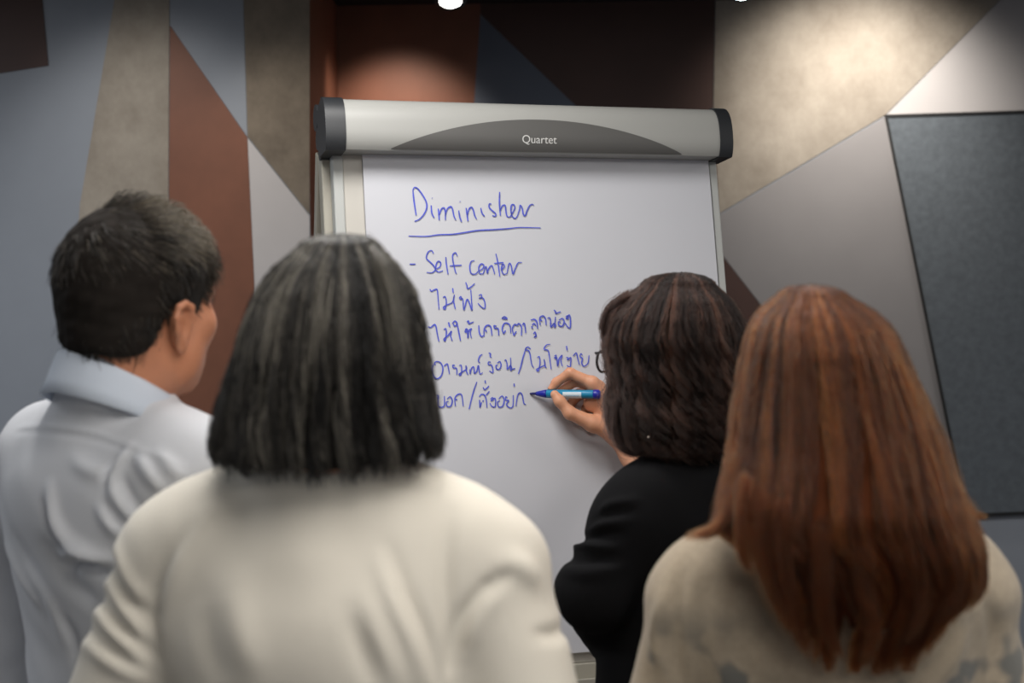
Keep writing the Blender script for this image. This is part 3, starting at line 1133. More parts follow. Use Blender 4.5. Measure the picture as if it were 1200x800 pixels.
def loft_strands(L, N, n, seed, end_fn, face_cut, clump=60, wave=0., wave_len=.07, depth=.010, fly=.003, sweep=0., r0=.00038, out=.0, spread_tip=.0, pullk=.22, tone_mean=.42, curl_from=0.):
    """strands run from the crown down the loft; end_fn(theta) -> z of the tip"""
    rs = np.random.RandomState(seed)
    th0 = rs.uniform(0, 2 * np.pi, N)
    # locks: strands of one lock share wave phase, depth and tip length
    cen = rs.uniform(0, 2 * np.pi, clump)
    near = np.argmin(np.abs(np.angle(np.exp(1j * (th0[:, None] - cen[None, :])))), 1)
    lock_ph = rs.uniform(0, 6.28, clump)[near]
    lock_d = rs.uniform(-.5, .5, clump)[near]
    lock_e = rs.normal(0, 1, clump)[near]
    lock_dr = rs.normal(0, 1, clump)[near]
    zend = np.array([end_fn(t) for t in th0]) + rs.normal(0, .006, N) + lock_e * spread_tip
    zend = np.maximum(zend, L.zbot + .002)
    u = rs.uniform(0, 1, N)
    zstart = L.ztop - (L.ztop - L.zbot) * np.where(u < .55, u * .02, (u - .55) * .7)
    zstart = np.maximum(zstart, zend + .03)
    dep = rs.beta(1.2, 2.2, N) * depth + lock_d * depth * .4
    s = np.linspace(0, 1, n)[None, :]
    # denser sampling on the dome where the path is curved
    z = zstart[:, None] + (zend - zstart)[:, None] * (s ** 1.5)
    cx, cy, a, b = L.par(z)
    arc = (zstart[:, None] - z)
    amp = wave * np.clip((arc - curl_from) / .12, 0, 1.4)
    ph = lock_ph[:, None] + rs.normal(0, .5, N)[:, None] + arc / wave_len * 6.28
    th = th0[:, None] + sweep * arc + lock_dr[:, None] * .35 * arc
    th = th + np.sin(ph) * amp / np.maximum(a, .03)
    pull = (cen[near] - th0 + np.pi) % (2 * np.pi) - np.pi
    th = th + pull[:, None] * pullk * s ** 1.2
    rho_off = -dep[:, None] + np.cos(ph) * amp * .8 + np.abs(rs.normal(0, fly, N))[:, None] * s + out * s ** 4
    aa = np.maximum(a + rho_off, .0015)
    bb = np.maximum(b + rho_off, .0015)
    P = np.stack([cx + aa * np.cos(th), cy + bb * np.sin(th), z], -1)
    P += rs.normal(0, .0006, P.shape)
    keep = np.ones(N, bool)
    if face_cut is not None:
        bad = face_cut(P.reshape(-1, 3)).reshape(N, n).astype(bool)
        first = np.where(bad.any(1), bad.argmax(1), n)
        keep = first > 3
        # a strand that would cross the face stops at the hairline
        for i in np.nonzero((first < n) & keep)[0]:
            f0 = first[i] - 1
            src = P[i, :f0 + 1]
            q = np.linspace(0, f0, n)
            i0 = np.minimum(q.astype(int), f0 - 1)
            fr = (q - i0)[:, None]
            P[i] = src[i0] * (1 - fr) + src[i0 + 1] * fr
    P = P[keep]
    rad = r0 * (1 - .55 * s) * np.ones((len(P), 1)) * rs.uniform(.7, 1.25, (len(P), 1))
    # tone: broad streaks round the head plus a scatter from strand to strand
    ks = rs.randint(3, 60, 14)
    st = sum(np.sin(k * th0 + p) / math.sqrt(1 + k * .04) for k, p in zip(ks, rs.uniform(0, 6.28, 14)))
    st = (st / st.std() * .17 + rs.normal(0, .17, N) + tone_mean + .07 * lock_dr)[keep]
    return P, rad, st


def merge_strands(*sets):
    n = max(P.shape[1] for P, _, _ in sets)
    out = []
    for P, r, t in sets:
        if P.shape[1] != n:
            q = np.linspace(0, P.shape[1] - 1, n)
            i0 = np.minimum(q.astype(int), P.shape[1] - 2)
            f = q - i0
            r = r[:, i0] * (1 - f) + r[:, i0 + 1] * f
            P = P[:, i0] * (1 - f)[None, :, None] + P[:, i0 + 1] * f[None, :, None]
        out.append((P, r, t))
    return tuple(np.concatenate([o[i] for o in out]) for i in range(3))


def lock(pts, N, r_root, r_tip, seed, tone=.42, r0=.0004, n=22):
    """a lock of hair along (px, py, Y) control points"""
    rs = np.random.RandomState(seed)
    C = np.array([at(*q) for q in pts])
    C = np.array(smooth_line(C, 8))
    q = np.linspace(0, len(C) - 1, n)
    i0 = np.minimum(q.astype(int), len(C) - 2)
    C = C[i0] * (1 - (q - i0))[:, None] + C[i0 + 1] * (q - i0)[:, None]
    o = rs.normal(0, .5, (N, 3))
    s = np.linspace(0, 1, n)
    rad = r_root + (r_tip - r_root) * s
    ln = rs.uniform(.72, 1, N)
    P = np.empty((N, n, 3))
    for i in range(N):
        qq = np.linspace(0, (n - 1) * ln[i], n)
        j = np.minimum(qq.astype(int), n - 2)
        f = (qq - j)[:, None]
        P[i] = C[j] * (1 - f) + C[j + 1] * f + o[i] * rad[:, None]
    P += np.sin(s[None, :, None] * rs.uniform(4, 9, (N, 1, 1)) + rs.uniform(0, 6, (N, 1, 3))) * .0012
    R_ = r0 * (1 - .6 * s)[None] * rs.uniform(.7, 1.2, (N, 1))
    return P, R_, rs.normal(tone, .16, N)


def face_region(h, wid=.066, yf=.045, zt=.062):
    def f(P):
        q = h.inv(P)
        return (q[:, 1] > yf) & (np.abs(q[:, 0]) < wid) & (q[:, 2] < zt) & (q[:, 2] > -.16)
    return f


def face_cut_shape(S, h, wid=.066, yf=.045, zt=.062, k=.012):
    """removes the face opening from a hair volume"""
    A = h.R
    c = np.array(h(0, yf + .15, zt - .16))
    e = np.array([wid, .15, .16])

    def fn(x, y, z):
        x, y, z = x - c[0], y - c[1], z - c[2]
        q = [np.abs(x * A[0, i] + y * A[1, i] + z * A[2, i]) - e[i] for i in range(3)]
        return np.maximum(np.maximum(q[0], q[1]), q[2])
    return S.add(fn, c - .25, c + .25, k, 's')


def loft_hair(person, L, h, base_mat, strand_mat, strands, cut=None, h_vox=.004, noise=None, shrink=.007, end=None, marg=.016):
    S = Shape()
    lo, hi = L.bbox()
    S.add(L.fn(shrink), lo, hi, .004)
    if end is not None:
        tt = np.linspace(-math.pi, math.pi, 181)
        zz = np.array([end(t) for t in tt]) + marg

        def hem(x, y, z):
            z = np.asarray(z, float)
            cx, cy, a, b = L.par(z)
            t = np.arctan2((y - cy) / b, (x - cx) / a)
            return (np.interp(t, tt, zz) - z) * .7
        S.add(hem, (-9, -9, -9), (9, 9, 9), .008, 'i')
    if cut is None: cut = {}
    face_cut_shape(S, h, **cut)
    o = mesh_obj('hair', *S.mesh(h_vox, disp=noise), base_mat, person)
    add_strands('hair_strands', *strands, strand_mat, o)
    return o


# ================================================================== person: ivory jacket
def build_ivory():
    c = at(388, 600, 1.52)
    H = 1.605
    phi = math.radians(6)
    b = Frame((c.x, c.y, 0), phi)
    p = thing('person', 'person in ivory jacket with chin-length grey-streaked black bob, back turned', 'person', (c.x, c.y, 0))
    hc = at(392, 385, 1.50)
    h = Frame((hc.x, 1.495, H - .132), math.radians(14), math.radians(4))
    S = head_shape(h, b(0, -.03, H - .30), sc=.95)
    body = [S.mesh(.0035)]
    sh = [b(s * .165, -.005, H - .340) for s in (-1, 1)]
    el = [b(-.268, -.03, H - .60), b(.244, -.035, H - .60)]
    wr = [b(s * .10, .19, H - .66) for s in (-1, 1)]
    T = torso(Shape(), b, H, 1.04, 1.12)
    legs(T, b, H)
    for i in (0, 1):
        T.cap(sh[i], el[i], .05, .042).cap(el[i], wr[i], .04, .026)
    body.append(T.mesh(.009))
    for i, s in ((0, -1), (1, 1)):
        f = (Vector(wr[i]) - Vector(el[i])).normalized()
        f = (f * .6 - b.rt * s * .8).normalized()
        Hs = Shape()
        Hs.cap(Vector(wr[i]) - f * .04, wr[i], .026, .024)
        hand(Hs, wr[i], f, b.up, -b.fw)
        body.append(Hs.mesh(.0032))
    mesh_obj('body', *merge(body), M['skin'], p)
    eyes(h, p)
    J = torso(Shape(), b, H, 1.08, 1.15, .014, .055)
    for i, s in ((0, -1), (1, 1)):
        J.cap(sh[i], el[i], .066, .062, .022)
        J.cap(el[i], b(s * .11, .18, H - .655), .060, .042, .03)
    J.plane(b(0, 0, H - .80), (0, 0, -1))
    # neckline
    J.cap(b(0, -.035, H - .30), b(0, -.034, H - .235), .070, .062, .03)
    folds = [
        (-.004, .010, [(526, 600), (521, 650), (523, 720), (530, 800)]),
        (-.006, .009, [(596, 672), (566, 694), (542, 728), (532, 780)]),
        (.005, .013, [(590, 658), (612, 664), (634, 682)]),
        (.004, .014, [(575, 690), (556, 716), (548, 760)]),
        (.004, .010, [(446, 655), (462, 705), (484, 752), (498, 800)]),
        (-.004, .010, [(458, 648), (476, 700), (500, 752), (514, 800)]),
        (.003, .011, [(428, 700), (444, 748), (466, 800)]),
        (-.003, .011, [(410, 720), (424, 760), (440, 800)]),
        (-.005, .011, [(226, 620), (193, 662), (176, 712), (180, 800)]),
        (.004, .016, [(245, 605), (212, 650), (196, 712), (200, 790)]),
        (.005, .009, [(106, 702), (130, 737), (158, 765), (184, 783)]),
        (.005, .009, [(120, 667), (142, 706), (164, 738), (180, 756)]),
        (.004, .009, [(134, 640), (150, 675), (170, 708)]),
        (.004, .009, [(90, 745), (120, 769), (150, 787), (180, 797)]),
        (-.004, .008, [(114, 685), (136, 722), (164, 752)]),
        (-.004, .008, [(98, 725), (126, 753), (158, 776)]),
        (-.003, .008, [(128, 652), (146, 690), (168, 725)]),
        (.006, .010, [(652, 676), (662, 700), (664, 722)]),
        (-.005, .008, [(664, 735), (652, 742), (630, 744)]),
        (.003, .018, [(300, 790), (282, 740), (276, 690)]),
        (-.003, .02, [(262, 800), (246, 760), (240, 710)]),
    ]
    mesh_obj('jacket', *garment(J, .005, folds, wobble(3, .0012, 38)), M['ivory'], p)
    Tr = legs(Shape(), b, H, .016, False)
    Tr.ell(b(0, -.005, H - .80), (.185, .14, .13), b.R, .04)
    Tr.plane(b(0, 0, .06), (0, 0, -1))
    mesh_obj('trousers', *Tr.mesh(.010), M['trouser'], p)
    shoes(b, p)
    Yh = 1.495
    L = Loft([(290, 352, 446, Yh, .066), (312, 325, 467, Yh, .090), (340, 304, 485, Yh, .106), (375, 291, 495, Yh, .114), (410, 281, 499, Yh, .117),
              (450, 270, 503, Yh, .115), (490, 259, 509, Yh - .004, .108), (520, 254, 514, Yh - .010, .100), (562, 264, 511, Yh - .012, .092)], 275, 404)
    base = at(400, 550, Yh - .1).z

    def end(t):
        x = math.cos(t)
        return base + .010 * max(0, x) ** 1.5 + .006 * max(0, -x) + (.0)
    st = loft_strands(L, 8000, 26, 11, end, face_region(h), 130, .003, .11, .008, .002, r0=.00055, out=.003, spread_tip=.0022, pullk=.18, tone_mean=.50)
    st = merge_strands(st,
        lock([(496, 440, 1.46), (503, 490, 1.45), (508, 516, 1.44), (520, 524, 1.44)], 90, .010, .003, 1),
        lock([(488, 470, 1.43), (494, 510, 1.42), (503, 530, 1.42), (518, 534, 1.43)], 90, .011, .003, 2),
        lock([(275, 450, 1.44), (262, 500, 1.43), (258, 528, 1.43), (268, 546, 1.43)], 120, .012, .005, 3),
        lock([(300, 480, 1.41), (286, 525, 1.40), (284, 548, 1.40), (294, 556, 1.40)], 120, .012, .005, 4),
        lock([(400, 282, 1.50), (360, 300, 1.45), (325, 360, 1.41), (310, 430, 1.39)], 160, .006, .014, 5, .85, .0005),
        lock([(415, 282, 1.49), (392, 310, 1.43), (378, 370, 1.385), (372, 440, 1.38)], 140, .006, .014, 6, .8, .0005),
        lock([(425, 282, 1.49), (446, 312, 1.43), (462, 370, 1.40), (468, 440, 1.39)], 120, .006, .014, 7, .72, .0005),
        lock([(405, 281, 1.50), (345, 312, 1.47), (305, 370, 1.44), (288, 430, 1.43)], 120, .005, .012, 8, .8, .0005))
    loft_hair(p, L, h, M['hairbase_bob'], M['hair_bob'], st, end=end, marg=-.003)


# ================================================================== person: auburn hair, beige jacket
def build_auburn():
    c = at(975, 650, 1.57)
    H = 1.555
    b = Frame((c.x, 1.57, 0), math.radians(-8))
    p = thing('person', 'person with long straight auburn hair wearing a beige jacket, back turned', 'person', (c.x, 1.57, 0))
    h = Frame((at(962, 450, 1.56).x, 1.56, H - .134), math.radians(-12), math.radians(3))
    S = head_shape(h, b(0, -.03, H - .30), sc=.95)
    body = [S.mesh(.0035)]
    sh = [b(s * .150, -.005, H - .340) for s in (-1, 1)]
    el = [b(-.200, .055, H - .60), b(.210, -.03, H - .60)]
    wr = [b(s * .10, .19, H - .66) for s in (-1, 1)]
    T = torso(Shape(), b, H, .93, .97)
    legs(T, b, H)
    for i in (0, 1):
        T.cap(sh[i], el[i], .045, .038).cap(el[i], wr[i], .037, .025)
    body.append(T.mesh(.009))
    for i, s in ((0, -1), (1, 1)):
        f = (Vector(wr[i]) - Vector(el[i])).normalized()
        f = (f * .6 - b.rt * s * .8).normalized()
        Hs = Shape()
        Hs.cap(Vector(wr[i]) - f * .04, wr[i], .026, .024)
        hand(Hs, wr[i], f, b.up, -b.fw)
        body.append(Hs.mesh(.0032))
    mesh_obj('body', *merge(body), M['skin'], p)
    eyes(h, p)
    J = torso(Shape(), b, H, .98, 1.0, .010, .05)
    for i, s in ((0, -1), (1, 1)):
        J.cap(sh[i], el[i], .053, .053, .022)
        J.cap(el[i], b(s * .11, .18, H - .655), .054, .04, .03)
    J.plane(b(0, 0, H - .80), (0, 0, -1))
    J.cap(b(0, -.03, H - .262), b(0, .0, H - .1), .056, .056, .01, 's')
    folds = [
        (-.005, .010, [(800, 660), (794, 700), (790, 760), (797, 800)]),
        (.004, .010, [(776, 700), (768, 740), (778, 790)]),
        (.003, .012, [(842, 700), (838, 750), (852, 800)]),
        (-.003, .010, [(822, 690), (816, 740), (824, 800)]),
        (-.004, .011, [(1152, 690), (1164, 740), (1160, 800)]),
        (.004, .013, [(1130, 720), (1122, 760), (1092, 800)]),
        (-.004, .010, [(1115, 740), (1100, 775), (1070, 798)]),
        (.003, .012, [(880, 760), (902, 780), (932, 798)]),
    ]
    mesh_obj('jacket', *garment(J, .005, folds, wobble(5, .0012, 40)), M['beige'], p)
    Tr = legs(Shape(), b, H, .016, False)
    Tr.ell(b(0, -.005, H - .80), (.17, .13, .13), b.R, .04)
    Tr.plane(b(0, 0, .06), (0, 0, -1))
    mesh_obj('trousers', *Tr.mesh(.010), M['trouser'], p)
    shoes(b, p)
    L = Loft([(348, 912, 992, 1.555, .055), (362, 893, 1020, 1.555, .080), (382, 880, 1041, 1.55, .097), (405, 874, 1054, 1.545, .106), (435, 868, 1067, 1.54, .110),
              (470, 863, 1082, 1.53, .110), (520, 858, 1102, 1.51, .105), (560, 852, 1116, 1.485, .092), (595, 846, 1130, 1.462, .078), (622, 842, 1142, 1.448, .064),
              (640, 866, 1147, 1.438, .055), (660, 890, 1148, 1.434, .050), (690, 906, 1147, 1.430, .042), (720, 914, 1122, 1.430, .036), (750, 918, 1102, 1.432, .03), (782, 926, 1085, 1.436, .022)], 335, 948)
    z770, z750, z690, z630, z650 = (at(1000, y, 1.41).z for y in (764, 745, 692, 628, 655))

    def end(t):
        x = math.cos(t)
        if math.sin(t) > .55: return z650 + .05
        return float(np.interp(x, [-1, -.93, -.86, -.7, -.4, .1, .55, .72, .84, 1], [z630, z630 - .004, z690, z750 + .004, z770, z770 - .003, z770 + .006, z750 + .01, z690 - .006, z690]))
    st = loft_strands(L, 11000, 30, 21, end, face_region(h, zt=.055), 130, .0028, .16, .010, .002, r0=.00055, out=.003, spread_tip=.016, pullk=.18)
    st = merge_strands(st,
        lock([(866, 540, 1.47), (856, 590, 1.45), (838, 618, 1.435), (802, 629, 1.43)], 230, .010, .004, 1, .45),
        lock([(864, 570, 1.45), (852, 604, 1.435), (836, 622, 1.43), (815, 631, 1.43)], 120, .008, .004, 2, .42),
        lock([(872, 560, 1.42), (866, 610, 1.40), (868, 645, 1.395), (880, 672, 1.395)], 150, .008, .003, 3, .42),
        lock([(884, 580, 1.41), (890, 640, 1.395), (905, 690, 1.39), (925, 740, 1.39)], 260, .014, .006, 4, .4),
        lock([(905, 600, 1.40), (915, 670, 1.39), (930, 725, 1.385), (948, 768, 1.385)], 260, .014, .006, 5, .35),
        lock([(1105, 560, 1.46), (1128, 620, 1.43), (1140, 665, 1.42), (1134, 706, 1.42)], 260, .014, .007, 6, .5),
        lock([(1085, 580, 1.42), (1108, 640, 1.40), (1118, 690, 1.395), (1100, 722, 1.395)], 220, .014, .006, 7, .3),
        lock([(1050, 600, 1.40), (1068, 660, 1.39), (1076, 710, 1.385), (1062, 752, 1.385)], 240, .014, .006, 8, .3),
        lock([(1000, 620, 1.395), (1010, 690, 1.385), (1024, 740, 1.38), (1012, 774, 1.38)], 240, .014, .005, 9, .4),
        lock([(960, 620, 1.39), (962, 690, 1.38), (968, 735, 1.378), (985, 772, 1.378)], 240, .014, .005, 10, .35),
        lock([(1132, 590, 1.46), (1146, 604, 1.455), (1158, 606, 1.455)], 40, .006, .002, 11, .5))
    loft_hair(p, L, h, M['hairbase_red'], M['hair_red'], st, noise=wobble(4, .002, 60), shrink=.010, end=end, marg=.022)
    S = Shape()
    q = at(863.5, 480, 1.53)
    S.ell(q, (.0032,) * 3)
    mesh_obj('earring', *S.mesh(.0011), M['pearl'], p)


# ================================================================== person: man in pale shirt
def build_man():
    c = at(152, 560, 1.82)
    H = 1.675
    b = Frame((c.x, 1.82, 0), math.radians(40))
    p = thing('person', 'person with short greying black hair in a pale blue collared shirt at far left', 'person', (c.x, 1.82, 0))
    hc = at(164, 357, 1.80)
    h = Frame((hc.x, 1.80, hc.z), math.radians(33), math.radians(3))
    nb = b(.016, -.035, H - .31)
    S = head_shape(h, nb, True, .058, 1.0, .014)
    body = [S.mesh(.003)]
    sh = [b(s * .185, -.005, H - .362) for s in (-1, 1)]
    el = [Vector(at(-8, 790, 1.99)), b(.218, .045, H - .62)]
    wr = [b(-.10, .22, H - .60), b(.12, .22, H - .66)]
    T = torso(Shape(), b, H, 1.08, .94, woman=False, tz=.06, sd=.03)
    legs(T, b, H)
    for i in (0, 1):
        T.cap(sh[i], el[i], .05, .042).cap(el[i], wr[i], .04, .028)
    body.append(T.mesh(.009))
    for i, s in ((0, -1), (1, 1)):
        f = (Vector(wr[i]) - Vector(el[i])).normalized()
        Hs = Shape()
        Hs.cap(Vector(wr[i]) - f * .04, wr[i], .028, .026)
        hand(Hs, wr[i], f, b.up, b.rt * -s)
        body.append(Hs.mesh(.0032))
    mesh_obj('body', *merge(body), M['skin2'], p)
    eyes(h, p)
    J = torso(Shape(), b, H, 1.18, 1.06, .016, .05, False, tz=.062, sd=.032)
    J.cap(b(.012, -.03, H - .32), b(.014, -.032, H - .232), .073, .066, .03)
    for i, s in ((0, -1), (1, 1)):
        J.cap(sh[i], el[i], .064, .056, .022)
        J.cap(el[i], wr[i], .054, .036, .02)
    J.plane(b(0, 0, H - .80), (0, 0, -1))
    folds = [
        (.006, .007, [(152, 526), (138, 546), (130, 566)]),
        (-.005, .006, [(142, 530), (128, 551), (124, 574)]),
        (.006, .009, [(128, 562), (138, 585), (154, 608)]),
        (-.004, .008, [(142, 562), (152, 585), (168, 602)]),
        (.006, .008, [(163, 536), (177, 556), (192, 574)]),
        (.004, .008, [(186, 532), (200, 548), (214, 560)]),
        (.007, .009, [(58, 572), (64, 606), (80, 632), (104, 647), (130, 655)]),
        (-.006, .008, [(52, 590), (60, 622), (76, 645), (98, 658)]),
        (.006, .009, [(66, 654), (90, 648), (122, 656)]),
        (-.007, .009, [(70, 668), (96, 660), (124, 670)]),
        (-.006, .012, [(56, 642), (78, 676), (110, 704)]),
        (.004, .010, [(86, 538), (104, 551), (124, 556)]),
        (.005, .007, [(116, 594), (128, 612), (140, 626)]),
        (-.004, .007, [(126, 590), (138, 606), (148, 618)]),
        (.005, .011, [(8, 640), (30, 680), (50, 712)]),
        (-.004, .011, [(16, 628), (40, 668), (62, 704)]),
        (.005, .011, [(36, 670), (58, 702), (74, 744)]),
        (-.004, .009, [(70, 720), (84, 748), (92, 790)]),
        (.0009, .004, [(20, 500), (60, 501), (110, 508), (160, 526), (215, 546)]),
        (-.0009, .004, [(20, 505), (60, 506), (110, 513), (160, 531), (215, 551)]),
    ]
    shirt = mesh_obj('shirt', *garment(J, .0045, folds, wobble(8, .0014, 38)), M['shirt'], p)
    # turned-down collar round the neck
    V, Fs = [], []
    N = 64
    rows = [(.066, 0.0, .0), (.069, .004, .0), (.073, -.004, .0), (.082, -.03, .0), (.090, -.045, .0), (.087, -.047, 0.), (.074, -.03, 0.)]
    cz0 = H - .190
    for i in range(N + 1):
        t = -math.pi / 2 + (i / N - .5) * math.radians(300)      # centred on the nape
        tilt = -.085 * (math.sin(t) + 1) / 2
        front = max(0, math.sin(t))
        for r, dz, _ in rows:
            drop = dz - (.022 * front if dz < -.02 else 0)
            V.append(b(.018 + math.cos(t) * r * 1.02, -.026 + math.sin(t) * r * 1.06, cz0 + drop + tilt))
    R_ = len(rows)
    for i in range(N):
        for j in range(R_):
            q, q2 = i * R_ + j, i * R_ + (j + 1) % R_
            Fs.append((q, q + R_, q2 + R_, q2))
    Fs.append(tuple(range(R_)))
    Fs.append(tuple(range(N * R_, N * R_ + R_))[::-1])
    mesh_obj('collar', V, Fs, M['collar'], shirt)
    Tr = legs(Shape(), b, H, .018, False)
    Tr.ell(b(0, -.005, H - .80), (.19, .135, .13), b.R, .04)
    Tr.plane(b(0, 0, .06), (0, 0, -1))
    mesh_obj('trousers', *Tr.mesh(.010), M['trouser'], p)
    shoes(b, p)
    # hair: a cap over the skull down to the hairline
    ys = [-.14, -.06, -.040, -.030, -.020, .012, .018, .030, .036, .046, .07, .12]
    zl = [-.058, -.064, -.060, -.038, .002, .006, -.030, -.026, .004, .018, .030, .032]
    A = h.R
    ho = np.array(h.o)
    cr = np.array([.075, .096, .086])
    cc_ = np.array([0, -.012, .03])

    def line(x, y, z):
        x, y, z = x - ho[0], y - ho[1], z - ho[2]
        v = x * A[0, 1] + y * A[1, 1] + z * A[2, 1]
        w = x * A[0, 2] + y * A[1, 2] + z * A[2, 2]
        return (np.interp(v, ys, zl) - w) * .6
    S = Shape()
    S.ell(h(*cc_), cr + .0085, A)
    S.ell(h(0, -.045, -.02), (.060, .054, .058), A, .03)
    S.ell(h(0, -.05, -.052), (.052, .042, .04), A, .03)
    S.add(line, (-9, -9, -9), (9, 9, 9), .010, 'i')
    ho_ = mesh_obj('hair', *S.mesh(.003, disp=wobble(2, .0008, 160)), M['hairbase_black'], p)
    SK = Shape()
    SK.ell(h(*cc_), cr + .002, A)
    SK.ell(h(0, -.045, -.02), (.056, .050, .056), A, .03)
    SK.ell(h(0, -.05, -.052), (.046, .036, .04), A, .03)
    rs = np.random.RandomState(5)
    N = 15000
    d = rs.normal(size=(N, 3))
    d /= np.linalg.norm(d, axis=1)[:, None]
    q = cc_ + d * cr * 1.02
    extra = rs.rand(N) < .18          # nape
    q[extra] = np.array([0, -.048, -.045]) + (d[extra] * np.array([.050, .045, .055]))
    ok = q[:, 2] > np.interp(q[:, 1], ys, zl) + .001
    q = q[ok]
    P0 = ho + q @ A.T

    def grad(P):
        e = .002
        f0 = SK.at_points(P)
        g = np.stack([SK.at_points(P + np.eye(3)[i] * e) - f0 for i in range(3)], 1) / e
        return f0, g / (np.linalg.norm(g, axis=1)[:, None] + 1e-9)
    # root each strand on the scalp
    for _ in range(4):
        f0, g = grad(P0)
        P0 = P0 - g * f0[:, None]
    whorl = np.array(h(-.022, -.070, .095))
    n = 9
    length = rs.uniform(.018, .034, len(P0)) * np.where(q[:, 2] < -.01, .5, 1.0)
    length *= np.where(q[:, 2] > .06, 1.5, 1.0)
    lift = rs.uniform(.10, .34, len(P0)) * np.where(q[:, 2] > .05, 1.5, 1.0) * np.where((q[:, 1] < -.05) & (q[:, 2] < .105), .3, 1.0)
    cl = rs.normal(size=(200, 3)) * .1 + ho
    cid = np.argmin(((P0[:, None, :] - cl[None]) ** 2).sum(2), 1)
    cdir = rs.normal(0, .35, (200, 3))[cid]
    pts = [P0]
    P = P0
    fwdv = np.array(h.fw)
    for k in range(n - 1):
        f0, g = grad(P)
        fl = (P - whorl)
        fl /= np.linalg.norm(fl, axis=1)[:, None] + .01
        fl = fl + np.array([0, 0, -.55]) + fwdv * .35 + cdir + rs.normal(0, .10, P.shape)
        fl = fl - g * (fl * g).sum(1)[:, None]
        fl /= np.linalg.norm(fl, axis=1)[:, None] + 1e-6
        tgt = .0105 + lift * .025
        up = np.where(f0 < tgt, lift * 1.6, -.25)[:, None]
        stp = fl + g * up
        stp /= np.linalg.norm(stp, axis=1)[:, None]
        P = P + stp * (length / (n - 1))[:, None]
        pts.append(P)
    pts = np.stack(pts, 1)
    s = np.linspace(0, 1, n)[None]
    rad = .00040 * (1 - .5 * s) * np.ones((len(pts), 1))
    tone = rs.normal(.44, .2, len(pts)) + .10 * np.clip((q[:, 2] - .05) / .05, -1, 1) + .5 * (cdir[:, 0])
    add_strands('hair_strands', pts, rad, tone, M['hair_man'], ho_)


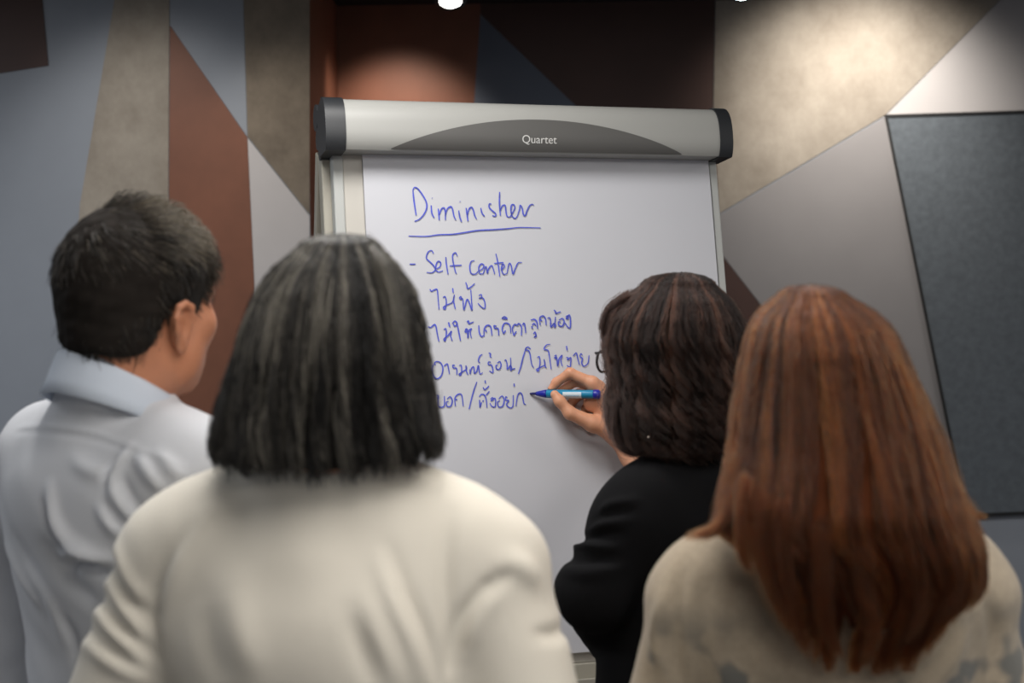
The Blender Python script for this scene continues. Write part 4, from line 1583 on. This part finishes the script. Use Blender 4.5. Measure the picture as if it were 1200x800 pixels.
# ================================================================== person: the writer
def build_writer():
    c = at(822, 560, 2.15)
    H = 1.555
    b = Frame((c.x, 2.15, 0), math.radians(-40))
    p = thing('person', 'person with wavy dark brown hair in a black top writing on the pad', 'person', (c.x, 2.15, 0))
    hc = at(788, 414, 2.165)
    h = Frame((hc.x, 2.165, hc.z), math.radians(-50), math.radians(4))
    S = head_shape(h, b(0, -.03, H - .30), sc=.93)
    body = [S.mesh(.0035)]
    # writing hand: pixel positions with depth behind the marker axis
    def mp(px, py, dy):
        t = (px - 621) / (703.5 - 621)
        return at(px, py, tip.y + (tail.y - tip.y) * min(max(t, 0), 1.3) + dy)
    Hs = Shape()
    wrist = mp(724, 506, .032)
    kn = [(mp(694, 449, .016), .0125), (mp(701, 455, .032), .0125), (mp(706, 464, .047), .0120), (mp(708, 476, .058), .0110)]
    for q, r in kn:
        Hs.cap(q, wrist, r, .017, .012)
    for i in range(3):
        Hs.cap(kn[i][0], kn[i + 1][0], .011, .011, .012)
    Hs.ell((Vector(kn[1][0]) + Vector(wrist)) / 2 + Vector((0, .0, -.006)), (.026, .022, .026), None, .015)
    Hs.chain([kn[0][0], mp(668, 437, .008), mp(652, 448, .008), mp(646, 456, .004)], [.0118, .0102, .0088, .0075], .005)
    Hs.chain([kn[1][0], mp(674, 446, .030), mp(657, 459, .025), mp(653, 470, .012)], [.0115, .0100, .0088, .0076], .005)
    Hs.chain([kn[2][0], mp(679, 461, .050), mp(666, 476, .042), mp(674, 488, .030)], [.011, .0096, .0085, .0075], .005)
    Hs.chain([kn[3][0], mp(686, 478, .060), mp(678, 491, .052), mp(688, 498, .040)], [.010, .0086, .0076, .0068], .005)
    Hs.chain([mp(718, 505, .022), mp(694, 496, .004), mp(668, 484, -.013), mp(656, 470, -.0165), mp(650, 462, -.0155)], [.019, .0155, .0115, .0098, .0082], .008)
    elb = at(800, 606, 2.56)
    Hs.chain([wrist, mp(745, 533, .03), elb], [.0225, .027, .037], .02)
    Hs.ell(mp(692, 472, .022), (.014, .014, .016), None, .012)
    # keep the barrel free of flesh
    Hs.cap(mk(.034), mk(mk_L - .004), .0078, .0078, .003, 's')
    body.append(Hs.mesh(.0022))
    # thumb nail side and index nail
    shl, shr = b(-.150, -.005, H - .35), b(.150, .045, H - .33)
    ell_, wrl = Vector(at(694, 694, 2.02)), b(.02, .20, H - .60)
    T = torso(Shape(), b, H - .02, .93, .95, tz=.03)
    legs(T, b, H)
    T.cap(shl, ell_, .045, .038).cap(ell_, wrl, .036, .025).cap(shr, elb, .045, .036)
    body.append(T.mesh(.009))
    G = Shape()
    f = (wrl - ell_).normalized()
    G.cap(wrl - f * .04, wrl, .025, .023)
    hand(G, wrl, f, b.up, -b.fw)
    body.append(G.mesh(.0032))
    mesh_obj('body', *merge(body), M['skin'], p)
    eyes(h, p)
    J = torso(Shape(), b, H - .012, .98, 1.02, .012, .05)
    J.ell(b(0, 0, H - .62), (.165, .13, .3), b.R, .04)
    J.cap(shl, ell_, .052, .050, .03)
    J.cap(ell_, wrl - f * .07, .050, .040, .02)
    J.cap(shr, elb, .056, .048, .03)
    J.cap(elb, Vector(elb) + (Vector(wrist) - Vector(elb)) * .30, .048, .042, .02)
    nk = Vector(h(0, -.03, -.06)) * .62 + Vector(b(0, -.03, H - .30)) * .38
    J.cap(b(0, -.028, H - .30), nk, .068, .060, .03)
    J.plane(b(0, 0, H - .86), (0, 0, -1))
    folds = [
        (.005, .008, [(703, 604), (716, 592), (745, 586)]),
        (.005, .008, [(690, 626), (706, 614), (735, 610)]),
        (-.004, .007, [(696, 614), (712, 602), (740, 597)]),
        (.006, .008, [(668, 646), (690, 640), (722, 642)]),
        (-.005, .007, [(676, 634), (700, 626), (730, 626)]),
        (.005, .010, [(662, 668), (690, 672), (730, 664)]),
        (-.005, .008, [(664, 656), (692, 656), (724, 653)]),
    ]
    mesh_obj('top', *garment(J, .005, folds, wobble(9, .0012, 40)), M['black'], p)
    Tr = legs(Shape(), b, H, .016, False)
    Tr.ell(b(0, -.005, H - .80), (.165, .125, .13), b.R, .04)
    Tr.plane(b(0, 0, .06), (0, 0, -1))
    mesh_obj('trousers', *Tr.mesh(.010), M['trouser'], p)
    shoes(b, p)
    Yh = 2.145
    L = Loft([(335, 752, 838, Yh, .060), (350, 732, 856, Yh, .086), (370, 716, 868, Yh, .104), (395, 708, 875, Yh, .112), (420, 714, 879, Yh, .112),
              (450, 718, 882, Yh, .113), (480, 716, 882, Yh - .004, .114), (505, 722, 878, Yh - .008, .110), (522, 734, 868, Yh - .010, .100), (536, 750, 852, Yh - .012, .085)], 320, 797)
    base = at(800, 533, Yh - .1).z

    def end(t):
        return base + .012 * abs(math.cos(t)) ** 2
    st = loft_strands(L, 10000, 40, 31, end, face_region(h, .058, .055, .055), 190, .0095, .058, .012, .005, r0=.00045, out=.0, spread_tip=.012, pullk=.15, curl_from=.05)
    st = merge_strands(st,
        lock([(724, 470, 2.08), (722, 505, 2.07), (732, 528, 2.06), (750, 532, 2.055), (756, 522, 2.055)], 120, .009, .004, 1, .35),
        lock([(735, 480, 2.06), (738, 510, 2.05), (748, 526, 2.045), (764, 524, 2.045)], 120, .010, .004, 2, .35),
        lock([(712, 400, 2.13), (716, 440, 2.12), (712, 475, 2.11), (722, 505, 2.10)], 110, .007, .004, 3, .4),
        lock([(735, 345, 2.12), (714, 362, 2.12), (706, 384, 2.12), (712, 404, 2.12)], 110, .008, .004, 4, .4),
        lock([(770, 480, 2.04), (766, 510, 2.035), (776, 530, 2.03), (792, 528, 2.03)], 110, .011, .005, 5, .45),
        lock([(810, 480, 2.035), (818, 505, 2.03), (812, 525, 2.025), (828, 532, 2.03)], 110, .011, .005, 6, .5),
        lock([(845, 460, 2.045), (856, 490, 2.04), (848, 512, 2.035), (860, 522, 2.04)], 110, .011, .005, 7, .55),
        lock([(716, 470, 2.11), (712, 492, 2.10), (720, 512, 2.09)], 40, .006, .003, 8, .4))
    loft_hair(p, L, h, M['hairbase_brown'], M['hair_brown'], st, dict(wid=.058, yf=.055, zt=.055), noise=wobble(6, .0025, 110), shrink=.012, end=end, marg=.014)
    # glasses
    parts = []
    for s in (-1, 1):
        ring = [h(s * .036 + .021 * math.cos(t), .105 - .006 * abs(math.cos(t)), -.008 + .016 * math.sin(t)) for t in np.linspace(0, 2 * math.pi, 29)]
        parts.append(tube(ring, .0021, 8, False))
        parts.append(tube([h(s * .053, .102, .004), h(s * .072, .09, .007), h(s * .080, .0, .008), h(s * .078, -.02, -.006)], .0015, 8))
    parts.append(tube([h(-.009, .106, .002), h(0, .102, .004), h(.009, .106, .002)], .0015, 8))
    mesh_obj('glasses', *join(parts), M['glass_frame'], p)
    S = Shape()
    S.ell(at(760, 512, 2.035), (.0022,) * 3)
    mesh_obj('earring', *S.mesh(.0011), M['pearl'], p)


build_ivory()
build_auburn()
build_man()
build_writer()
